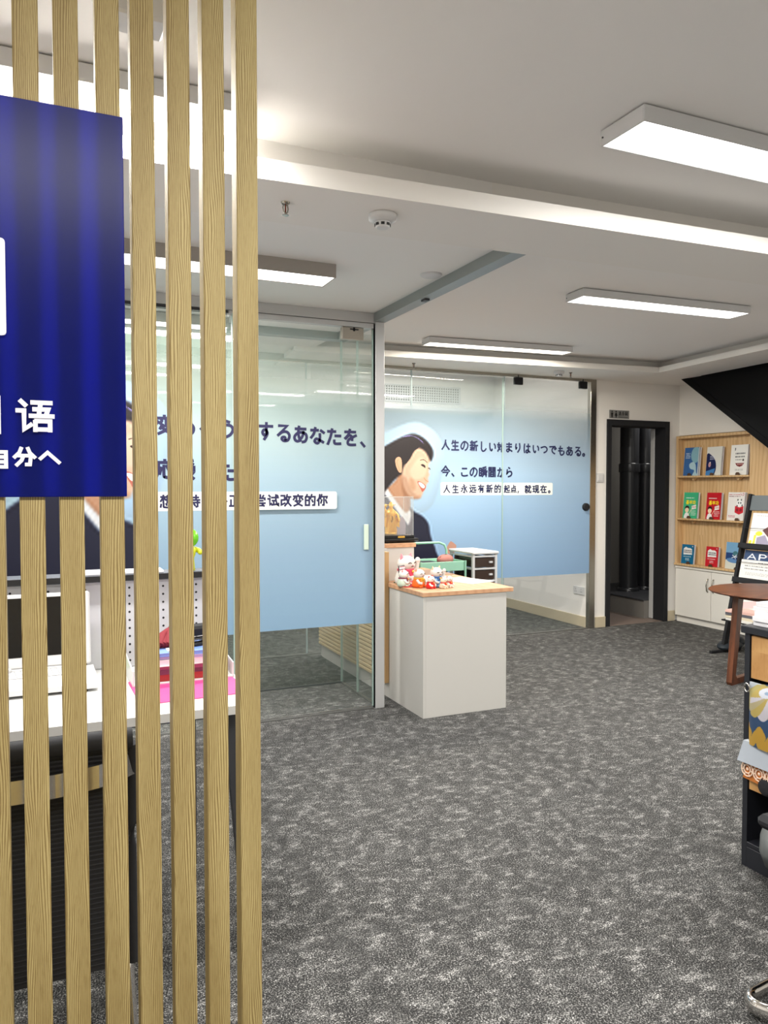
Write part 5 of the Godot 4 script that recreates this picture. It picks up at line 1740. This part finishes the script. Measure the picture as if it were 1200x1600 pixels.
func make_chair() -> void:
	var o := base("office_chair", "black mesh office chair with chrome frame seen from behind through the slats", "chair", Vector3(-0.075, 0, -1.72), 0.0)
	var mesh_m := mat("chair mesh", c8(20, 21, 26), 0.75)
	var st := nb()
	# gently curved woven back: horizontal weave ribs over a thin sheet
	var back := PackedVector2Array()
	for k in 9: back.append(Vector2(0.0 + 0.035 * sin(PI * k / 8.0) * -1.0 + 0.02 * k / 8.0, 0.36 + 0.49 * k / 8.0))
	for k in 8:
		for side in [-0.004, 0.004]:
			face(st, [Vector3(-0.235, back[k].y, back[k].x + side), Vector3(0.235, back[k].y, back[k].x + side), Vector3(0.235, back[k + 1].y, back[k + 1].x + side), Vector3(-0.235, back[k + 1].y, back[k + 1].x + side)], Vector3(0, 0, signf(side)))
	mi("mesh_back", st, mesh_m, o)
	st = nb()
	for k in 46:
		var y := 0.372 + k * 0.0104
		var f := (y - 0.36) / 0.49
		var z := -0.035 * sin(PI * f) + 0.02 * f
		bx(st, Vector3(0, y, z + 0.0045), Vector3(0.462, 0.0045, 0.003), 0.001)
	tag(mi("weave", st, mat("weave", c8(25, 26, 31), 0.7), o), "", "", "", "stuff")
	st = nb()
	cyl(st, Vector3(-0.235, 0.862, 0.022), Vector3(0.235, 0.862, 0.022), 0.021, 14)
	mi("top_roll", st, mats["soft black"], o)
	for s in [-1, 1]:
		st = nb()
		var pts := []
		for k in 9: pts.append(Vector3(s * 0.236, back[k].y, back[k].x))
		tube(st, pts, 0.011, 8)
		mi("side_tube", st, mats["soft black"], o)
	# chrome band bowed behind the back
	st = nb()
	var band := []
	for k in 13:
		var f := k / 12.0 * 2.0 - 1.0
		band.append(Vector3(f * 0.25, 0.792 + 0.012 * f * f, 0.055 - 0.055 * f * f * f * f))
	for side in 2:
		for k in 12:
			var a: Vector3 = band[k]
			var b: Vector3 = band[k + 1]
			var off := Vector3(0, 0, 0.005 * side)
			face(st, [a + off + Vector3(0, -0.024, 0), b + off + Vector3(0, -0.024, 0), b + off + Vector3(0, 0.024, 0), a + off + Vector3(0, 0.024, 0)], Vector3(0, 0, 1 if side == 1 else -1))
			if side == 1:
				for e in [-0.024, 0.024]: face(st, [a + Vector3(0, e, 0), b + Vector3(0, e, 0), b + Vector3(0, e, 0.005), a + Vector3(0, e, 0.005)], Vector3(0, e, 0))
	mi("chrome_band", st, mats["chrome"], o)
	st = nb()
	bx(st, Vector3(0, 0.45, -0.27), Vector3(0.46, 0.05, 0.46), 0.02)
	mi("seat", st, mesh_m, o)
	for s in [-1, 1]:
		st = nb()
		var p := smooth_path([Vector3(s * 0.245, 0.79, 0.0), Vector3(s * 0.265, 0.66, -0.05), Vector3(s * 0.27, 0.62, -0.20), Vector3(s * 0.26, 0.50, -0.44), Vector3(s * 0.25, 0.12, -0.47), Vector3(s * 0.25, 0.02, -0.40), Vector3(s * 0.25, 0.017, -0.1), Vector3(s * 0.25, 0.03, 0.03), Vector3(s * 0.235, 0.16, 0.0), Vector3(s * 0.225, 0.34, -0.01), Vector3(s * 0.22, 0.43, -0.06)])
		tube(st, p, 0.0125, 12)
		mi("sled_leg", st, mats["chrome"], o)
		st = nb()
		tube(st, [Vector3(s * 0.268, 0.645, -0.06), Vector3(s * 0.273, 0.632, -0.16), Vector3(s * 0.272, 0.612, -0.24)], 0.022, 12, 0.014)
		mi("armrest", st, mats["soft black"], o)
	st = nb()
	cyl(st, Vector3(-0.22, 0.43, -0.06), Vector3(0.22, 0.43, -0.06), 0.011, 10)
	mi("cross_bar", st, mats["chrome"], o)
	st = nb()
	cyl(st, Vector3(-0.25, 0.43, -0.42), Vector3(0.25, 0.43, -0.42), 0.011, 10)
	mi("cross_bar", st, mats["chrome"], o)

func smooth_path(pts: Array, sub := 5) -> Array:
	var o := []
	var n := pts.size()
	for i in n - 1:
		for k in sub: o.append((pts[i] as Vector3).cubic_interpolate(pts[i + 1], pts[maxi(i - 1, 0)], pts[mini(i + 2, n - 1)], float(k) / sub))
	o.append(pts[n - 1])
	return o

# ---------- right-hand corner ----------
func make_reading_corner() -> void:
	var W: Material = mats["walnut"]
	# round table
	var t := base("round_table", "round walnut side table with sled legs in front of the magazine rack", "table", Vector3(4.66, 0, -3.78))
	var st := nb()
	lathe(st, [Vector2(0, 0.632), Vector2(0.30, 0.632), Vector2(0.42, 0.648), Vector2(0.43, 0.656), Vector2(0.425, 0.662), Vector2(0, 0.662)], Vector3.ZERO, 48)
	mi("tabletop", st, W, t)
	for s in [-1, 1]:
		st = nb()
		# a sled: two raking legs joined by a foot on the floor
		var fr := PackedVector2Array([Vector2(-0.30, 0), Vector2(0.30, 0), Vector2(0.312, 0.02), Vector2(0.235, 0.62), Vector2(0.16, 0.62), Vector2(0.255, 0.065), Vector2(0.235, 0.042), Vector2(-0.235, 0.042), Vector2(-0.255, 0.065), Vector2(-0.16, 0.62), Vector2(-0.235, 0.62), Vector2(-0.312, 0.02)])
		ext(st, fr, 0.04, Transform3D(Basis(Vector3.UP, 0.25), Vector3(0.0, 0, s * 0.19 - 0.02)))
		mi("sled_leg", st, W, t)
	st = nb()
	bx(st, Vector3(-0.16, 0.615, 0), Vector3(0.06, 0.03, 0.44), 0.004)
	mi("bearer", st, W, t)
	st = nb()
	bx(st, Vector3(0.16, 0.615, 0), Vector3(0.06, 0.03, 0.44), 0.004)
	mi("bearer", st, W, t)
	# magazine rack
	var r := base("magazine_rack", "black leaning magazine rack in front of the wooden cupboard", "magazine rack", Vector3(5.20, 0, -4.45))
	var lean := 0.225
	# local frame: y' along the rails, leaning towards +x (the wall)
	var rb := Basis(Vector3.UP, -PI / 2) * Basis(Vector3.RIGHT, -lean)
	var xf := Transform3D(rb, Vector3(0, 0.02, 0))
	for s in [-1, 1]:
		st = nb()
		bx(st, Vector3(s * 0.25, 0.66, 0), Vector3(0.028, 1.36, 0.05), 0.003, xf)
		mi("side_rail", st, mats["soft black"], r)
	st = nb()
	bx(st, Vector3(0, 1.265, 0.0), Vector3(0.48, 0.13, 0.02), 0.002, xf)
	mi("header_panel", st, mat("rack grey", c8(92, 100, 104), 0.45), r)
	for y in [0.87, 0.58]:
		st = nb()
		bx(st, Vector3(0, y, 0.03), Vector3(0.48, 0.006, 0.07), 0, xf)
		bx(st, Vector3(0, y + 0.02, 0.064), Vector3(0.48, 0.04, 0.002), 0, xf)
		mi("pocket_tray", st, mats["soft black"], r)
		st = nb()
		cyl(st, xf * Vector3(-0.24, y + 0.17, 0.05), xf * Vector3(0.24, y + 0.17, 0.05), 0.0022, 6)
		mi("wire", st, mats["soft black"], r)
	for s in [-1, 1]:
		st = nb()
		bx(st, Vector3(s * 0.25, 0.012, 0), Vector3(0.03, 0.024, 0.34), 0.003, Transform3D(Basis(Vector3.UP, -PI / 2), Vector3(0.02, 0.0, 0)))
		mi("foot", st, mats["soft black"], r)
	# magazines: flat-printed covers in the three pockets
	var im := blank(96, 128, c8(232, 232, 230))
	ip(im, PackedVector2Array([Vector2(60, 40), Vector2(96, 22), Vector2(96, 96)]), c8(92, 130, 200))
	ip(im, PackedVector2Array([Vector2(30, 62), Vector2(46, 46), Vector2(84, 96), Vector2(70, 116)]), c8(104, 66, 66))
	ip(im, PackedVector2Array([Vector2(46, 46), Vector2(58, 42), Vector2(96, 104), Vector2(84, 100)]), c8(70, 74, 90))
	iline(im, PackedVector2Array([Vector2(28, 60), Vector2(74, 124)]), 4, c8(236, 232, 224))
	iell(im, Vector2(24, 74), Vector2(9, 8), c8(238, 226, 60))
	ip(im, PackedVector2Array([Vector2(2, 100), Vector2(8, 100), Vector2(8, 124), Vector2(0, 124)]), c8(236, 222, 60))
	ip(im, PackedVector2Array([Vector2(12, 80), Vector2(18, 78), Vector2(16, 124), Vector2(11, 124)]), c8(226, 220, 70))
	ip(im, PackedVector2Array([Vector2(20, 88), Vector2(40, 78), Vector2(62, 124), Vector2(20, 124)]), c8(158, 152, 176))
	iprint(im, Rect2(12, 8, 70, 6), 1, c8(190, 190, 194), 51)
	var im2 := blank(96, 128, c8(44, 66, 104))
	ip(im2, PackedVector2Array([Vector2(62, 0), Vector2(96, 0), Vector2(96, 60), Vector2(70, 60)]), c8(96, 84, 150))
	iell(im2, Vector2(66, 18), Vector2(12, 14), c8(226, 140, 110))
	itext(im2, "APU", Vector2(6, 14), 24.0, 25.0, 3.4, c8(240, 240, 244))
	var im3 := blank(96, 128, c8(228, 226, 222))
	ip(im3, PackedVector2Array([Vector2(0, 0), Vector2(96, 0), Vector2(96, 10), Vector2(0, 10)]), c8(214, 214, 214))
	iprint(im3, Rect2(40, 12, 30, 8), 1, c8(70, 70, 72), 52)
	iprint(im3, Rect2(10, 32, 80, 9), 1, c8(90, 90, 92), 53)
	iprint(im3, Rect2(10, 48, 80, 9), 1, c8(110, 110, 112), 54)
	iprint(im3, Rect2(14, 70, 66, 18), 3, c8(170, 170, 172), 55)
	var im4 := blank(96, 128, c8(232, 226, 222))
	ip(im4, PackedVector2Array([Vector2(8, 14), Vector2(90, 26), Vector2(60, 34), Vector2(10, 26)]), c8(226, 190, 130))
	ip(im4, PackedVector2Array([Vector2(0, 70), Vector2(96, 30), Vector2(96, 60), Vector2(0, 100)]), c8(228, 190, 190))
	var mags := [["white magazine with a blue and brick city picture in the top pocket of the rack", im, 0.876, 0.02, 0.30], ["dark blue university brochure behind the white leaflet in the middle pocket", im2, 0.60, 0.012, 0.26], ["white text leaflet in the middle pocket of the rack", im3, 0.586, 0.034, 0.19], ["pale pink leaflet in the lowest pocket of the rack", im4, 0.286, 0.02, 0.265]]
	var k := 0
	for g in mags:
		k += 1
		var o := base("magazine", g[0], "magazine", r.position + xf * Vector3(0.0, g[2], g[3]), 0, "magazines in the rack")
		o.basis = rb
		st = nb()
		var w := 0.40 if k != 1 else 0.36
		var h: float = g[4]
		for q in [Vector2(-1, 0), Vector2(-1, 1), Vector2(1, 1), Vector2(-1, 0), Vector2(1, 1), Vector2(1, 0)]:
			st.set_normal(Vector3(0, 0, 1))
			st.set_uv(Vector2(q.x * 0.5 + 0.5, 1.0 - q.y))
			st.add_vertex(Vector3(q.x * w / 2, q.y * h, 0.003))
		mi("front_cover", st, cover("magazine %d" % k, g[1]), o)
		st = nb()
		lohi(st, Vector3(-w / 2, 0, -0.003), Vector3(w / 2, h, 0.0028))
		mi("pages", st, mats["paper"], o)
	# colourful booklets lying on the low shelf
	var pk := [["pink and white booklet topmost on the low pile on the rack shelf", c8(232, 190, 180)], ["dark grey booklet second in the low pile on the rack shelf", c8(96, 96, 104)], ["cream booklet third in the low pile on the rack shelf", c8(226, 214, 190)], ["white booklet lowest in the low pile on the rack shelf", c8(236, 234, 228)]]
	var ly := 0.0
	st = nb()
	lohi(st, Vector3(-0.10, 0.285, -0.19), Vector3(0.065, 0.297, 0.235), 0.002)
	mi("bottom_shelf", st, mats["soft black"], r)
	ly = 0.2985
	for i in 4:
		var q = pk[3 - i]
		st = nb()
		bx(st, Vector3(0, 0.011, 0), Vector3(0.28, 0.022, 0.20), 0.001)
		var bk := mi("booklet", st, mat("bk %d" % i, q[1], 0.5))
		bk.position = Vector3(5.19, ly, -4.45)
		bk.rotation.y = PI / 2 + 0.05 * i - 0.08
		tag(bk, q[0], "booklet", "low pile of booklets")
		ly += 0.0225
	# black cabinet at the right edge
	var x0 := 2.335
	var c := base("storage_cabinet", "black open-sided cabinet with wooden drawer fronts at the right edge", "cabinet", Vector3(x0, 0, -2.016))
	var B: Material = mats["soft black"]
	var D := 0.45
	var Ln := 0.92
	st = nb()
	lohi(st, Vector3(0, 0, 0), Vector3(D, 0.862, 0.022), 0.001)
	lohi(st, Vector3(0, 0, Ln - 0.022), Vector3(D, 0.862, Ln), 0.001)
	lohi(st, Vector3(D - 0.012, 0.0, 0.022), Vector3(D, 0.862, Ln - 0.022))
	lohi(st, Vector3(0.0, 0.0, 0.022), Vector3(0.014, 0.075, Ln - 0.022), 0.001)
	lohi(st, Vector3(0.0, 0.078, 0.022), Vector3(D - 0.012, 0.094, Ln - 0.022), 0.001)
	lohi(st, Vector3(0.03, 0.49, 0.022), Vector3(D - 0.012, 0.505, Ln - 0.022), 0.001)
	mi("carcass", st, mat("cabinet black", c8(30, 32, 38), 0.45), c)
	st = nb()
	lohi(st, Vector3(-0.012, 0.862, -0.01), Vector3(D, 0.890, Ln + 0.01), 0.003)
	mi("top", st, mat("cabinet black"), c)
	st = nb()
	lohi(st, Vector3(0.02, 0.0, -0.0035), Vector3(D, 0.84, -0.0005))
	mi("white_back_edge", st, mats["white laminate"], c)
	var oakd := wood("drawer oak", Vector2(0.6, 0.16), c8(206, 164, 108), c8(160, 112, 62), 4.0, 0.45, 0.7, 0.45, 128, 128)
	for q in [[0.70, 0.856], [0.29, 0.37]]:
		st = nb()
		lohi(st, Vector3(0.004, q[0], 0.026), Vector3(0.02, q[1], Ln - 0.026), 0.001)
		lohi(st, Vector3(0.02, q[0] + 0.01, 0.03), Vector3(0.40, q[1] - 0.01, Ln - 0.03))
		var dr := mi("drawer", st, oakd, c)
		if q[0] < 0.5:
			st = nb()
			lathe(st, [Vector2(0, 0.034), Vector2(0.022, 0.034), Vector2(0.030, 0.026), Vector2(0.030, 0.0), Vector2(0.02, 0)], Vector3.ZERO, 20, Transform3D(Basis(Vector3.BACK, PI / 2), Vector3(0.004, 0.33, 0.115)))
			mi("knob", st, mats["soft black"], dr)
	# papers and printer corner on top
	var py := 0.8905
	rng.seed = 8
	for i in 5:
		var p := mi("paper_bundle", box_of(Vector3(0.30, 0.017, 0.42), 0.0012), mats["paper"])
		p.position = Vector3(x0 + 0.17 + rng.randf_range(-0.006, 0.006), py, -1.79 + rng.randf_range(-0.01, 0.01))
		p.rotation.y = rng.randf_range(-0.03, 0.03)
		tag(p, ["lowest white paper bundle in the stack on the black cabinet", "white paper bundle second from the bottom of the cabinet stack", "middle white paper bundle of the stack on the black cabinet", "white paper bundle second from the top of the cabinet stack", "topmost white paper bundle in the stack on the black cabinet"][i], "paper", "stack of white paper bundles")
		py += 0.0174
	var pr := base("desk_printer", "white plastic device with rounded corner on the paper stack at the right edge", "printer", Vector3(x0 + 0.16, py, -1.70))
	st = nb()
	ext(st, rrect(0.22, 0.30, 0.02), 0.145, Transform3D(Basis(Vector3.RIGHT, -PI / 2), Vector3(-0.02, 0, 0)))
	mi("body", st, mats["white plastic"], pr)
	st = nb()
	bx(st, Vector3(-0.131, 0.07, 0.02), Vector3(0.003, 0.02, 0.16), 0.001)
	mi("slot", st, mats["dark grey"], pr)
	# floral pouch hanging in front of the drawers
	make_pouch(x0)
	# grey translucent bag
	var bag := base("plastic_bag", "grey translucent plastic bag hanging inside the black cabinet", "bag", Vector3(x0 - 0.035, 0.06, -1.83))
	st = nb()
	lathe(st, [Vector2(0, 0), Vector2(0.06, 0.005), Vector2(0.085, 0.05), Vector2(0.082, 0.11), Vector2(0.06, 0.17), Vector2(0.03, 0.22), Vector2(0.012, 0.25)], Vector3.ZERO, 20, Transform3D(Basis.from_scale(Vector3(0.35, 1, 0.9)), Vector3.ZERO))
	mi("body", st, mat("bag grey", c8(120, 124, 124), 0.3), bag)
	st = nb()
	tube(st, [Vector3(0, 0.25, 0), Vector3(0.0, 0.275, 0.02), Vector3(0.03, 0.28, 0.0), Vector3(0.0, 0.275, -0.02), Vector3(0, 0.25, 0)], 0.004, 6)
	mi("handles", st, mat("bag grey"), bag)
	# chrome chair base at the lower right corner
	var ch := base("visitor_chair", "chrome sled base of a chair at the lower right corner", "chair", Vector3(1.98, 0, -1.30))
	st = nb()
	var p2 := []
	for q in [Vector3(0.28, 0.03, -0.27), Vector3(-0.12, 0.03, -0.163), Vector3(-0.225, 0.03, -0.145), Vector3(-0.272, 0.03, -0.138), Vector3(-0.293, 0.03, -0.118), Vector3(-0.292, 0.03, -0.094), Vector3(-0.268, 0.03, -0.060), Vector3(-0.20, 0.03, -0.008), Vector3(-0.02, 0.03, 0.13), Vector3(0.28, 0.03, 0.37)]: p2.append(q)
	tube(st, smooth_path(p2, 4), 0.013, 14, 0.022)
	mi("sled_base", st, mats["chrome"], ch)
	for q in [[Vector3(0.28, 0.03, -0.27), Vector3(0.26, 0.44, -0.2)], [Vector3(0.28, 0.03, 0.37), Vector3(0.26, 0.44, 0.32)]]:
		st = nb()
		tube(st, smooth_path([q[0], q[0] + Vector3(0.03, 0.04, 0.0), q[1]], 6), 0.015, 12)
		mi("upright", st, mats["chrome"], ch)
	st = nb()
	bx(st, Vector3(0.06, 0.455, 0.06), Vector3(0.44, 0.04, 0.58), 0.015)
	mi("seat", st, mats["soft black"], ch)
	# dark shoes-like bag on the floor below the rack
	var fb := base("floor_bag", "small dark bag lying on the carpet below the magazine rack", "bag", Vector3(5.33, 0, -4.75), 0.4)
	st = nb()
	sph(st, Vector3(0, 0.04, 0), Vector3(0.19, 0.045, 0.09), 18)
	sph(st, Vector3(0.09, 0.06, 0.02), Vector3(0.08, 0.05, 0.07), 14)
	mi("body", st, mat("dark teal", c8(30, 38, 46), 0.6), fb)
	st = nb()
	tube(st, [Vector3(-0.1, 0.06, 0.05), Vector3(0, 0.10, 0.06), Vector3(0.1, 0.09, 0.05)], 0.006, 6)
	mi("strap", st, mats["soft black"], fb)

func make_pouch(x0: float) -> void:
	# printed cotton: blue ground, cream and gold petals
	var im := blank(192, 128, c8(32, 58, 90))
	for k in 9:
		var a := PI * (0.02 + k * 0.12)
		var c := Vector2(44, 12)
		var d := Vector2(cos(a), sin(a))
		var n := Vector2(-d.y, d.x)
		ip(im, smooth(PackedVector2Array([c + n * 8, c + d * 30 + n * 13, c + d * 52 + n * 9, c + d * 58, c + d * 52 - n * 9, c + d * 30 - n * 13, c - n * 8]), 4, true), [c8(150, 140, 108), c8(170, 166, 174), c8(156, 138, 74)][k % 3])
	iell(im, Vector2(44, 14), Vector2(14, 10), c8(176, 180, 190))
	iell(im, Vector2(46, 14), Vector2(5, 3), c8(120, 140, 164))
	ip(im, smooth(PackedVector2Array([Vector2(0, 0), Vector2(30, 0), Vector2(12, 24), Vector2(6, 50), Vector2(0, 54)]), 4, true), c8(146, 136, 84))
	for k in 6:
		var x := 6.0 + k * 30
		ip(im, smooth(PackedVector2Array([Vector2(x, 128), Vector2(x - 6, 96), Vector2(x + 4, 82), Vector2(x + 16, 100), Vector2(x + 12, 112), Vector2(x + 24, 92), Vector2(x + 32, 100), Vector2(x + 20, 128)]), 4, true), c8(160, 124, 40))
	var fm := cover("floral cotton", im)
	fm.roughness = 0.9
	var o := base("floral_pouch", "padded blue cotton pouch with cream flowers and grey band, on the black cabinet", "pouch", Vector3(x0 - 0.008, 0.0, -1.80))
	var st := nb()
	# padded front: a bulged grid
	var N := 12
	var g := []
	for j in N + 1:
		var row := []
		for i in N + 1:
			var u := float(i) / N
			var v := float(j) / N
			var bulge := sqrt(maxf(0.0, 1.0 - pow(absf(2 * u - 1), 4.0))) * sqrt(maxf(0.0, 1.0 - pow(v, 5.0)))
			var drop := 0.02 * pow(absf(2 * u - 1), 3.0)
			row.append([Vector3(-0.052 * bulge, 0.475 + v * (0.225 - drop), -0.185 + u * 0.42), Vector2(u, 1.0 - v)])
		g.append(row)
	for j in N:
		for i in N:
			for q in [[j, i], [j + 1, i], [j + 1, i + 1], [j, i], [j + 1, i + 1], [j, i + 1]]:
				var a: Vector3 = g[q[0]][maxi(q[1] - 1, 0)][0]
				var b: Vector3 = g[q[0]][mini(q[1] + 1, N)][0]
				var c: Vector3 = g[maxi(q[0] - 1, 0)][q[1]][0]
				var d: Vector3 = g[mini(q[0] + 1, N)][q[1]][0]
				var nn := (b - a).cross(d - c).normalized()
				st.set_normal(nn if nn.x < 0 else -nn)
				st.set_uv(g[q[0]][q[1]][1])
				st.add_vertex(g[q[0]][q[1]][0])
	mi("floral_front", st, fm, o)
	st = nb()
	lohi(st, Vector3(-0.002, 0.47, -0.183), Vector3(0.004, 0.69, 0.233))
	mi("lining", st, mat("linen grey", c8(176, 184, 194), 0.9), o)
	st = nb()
	ext(st, PackedVector2Array([Vector2(-0.205, 0.40), Vector2(0.25, 0.40), Vector2(0.25, 0.48), Vector2(-0.178, 0.482)]), 0.022, Transform3D(Basis(Vector3.UP, -PI / 2), Vector3(-0.012, 0, 0)))
	mi("grey_band", st, mat("linen grey"), o)
	var rg := []
	st = nb()
	for i in 16: rg.append(Vector3(-0.012, 0.668 + cos(TAU * i / 16) * 0.015, -0.186 + sin(TAU * i / 16) * 0.010))
	tube(st, rg, 0.003, 6, -1, true)
	mi("metal_ring", st, mats["chrome"], o)
	# lace-edged orange cloth below
	var l := base("lace_cloth", "orange cloth with cream lace edging hanging below the floral pouch", "cloth", Vector3(x0 - 0.012, 0, -1.80))
	st = nb()
	ext(st, PackedVector2Array([Vector2(-0.20, 0.335), Vector2(0.25, 0.31), Vector2(0.25, 0.40), Vector2(-0.175, 0.405)]), 0.006, Transform3D(Basis(Vector3.UP, -PI / 2), Vector3(0.0, 0, 0)))
	mi("orange_cloth", st, mat("orange cloth", c8(184, 108, 44), 0.8), l)
	var lace := mat("lace", c8(236, 206, 182), 0.8)
	st = nb()
	for k in 9:
		var cz := -0.178 + k * 0.05
		var cy := 0.372 - k * 0.002
		for rr in [0.024, 0.014]:
			var ring := []
			for i in 14: ring.append(Vector3(-0.009, cy + cos(TAU * i / 14) * rr * 1.1, cz + sin(TAU * i / 14) * rr))
			tube(st, ring, 0.0028, 6, -1, true, Vector3.RIGHT)
		for i in 7: cyl(st, Vector3(-0.009, cy + cos(TAU * i / 7) * 0.014, cz + sin(TAU * i / 7) * 0.013), Vector3(-0.009, cy + cos(TAU * i / 7) * 0.026, cz + sin(TAU * i / 7) * 0.024), 0.0022, 5)
		sph(st, Vector3(-0.008, cy, cz), Vector3(0.003, 0.006, 0.006), 8)
	mi("lace_edge", st, lace, l)
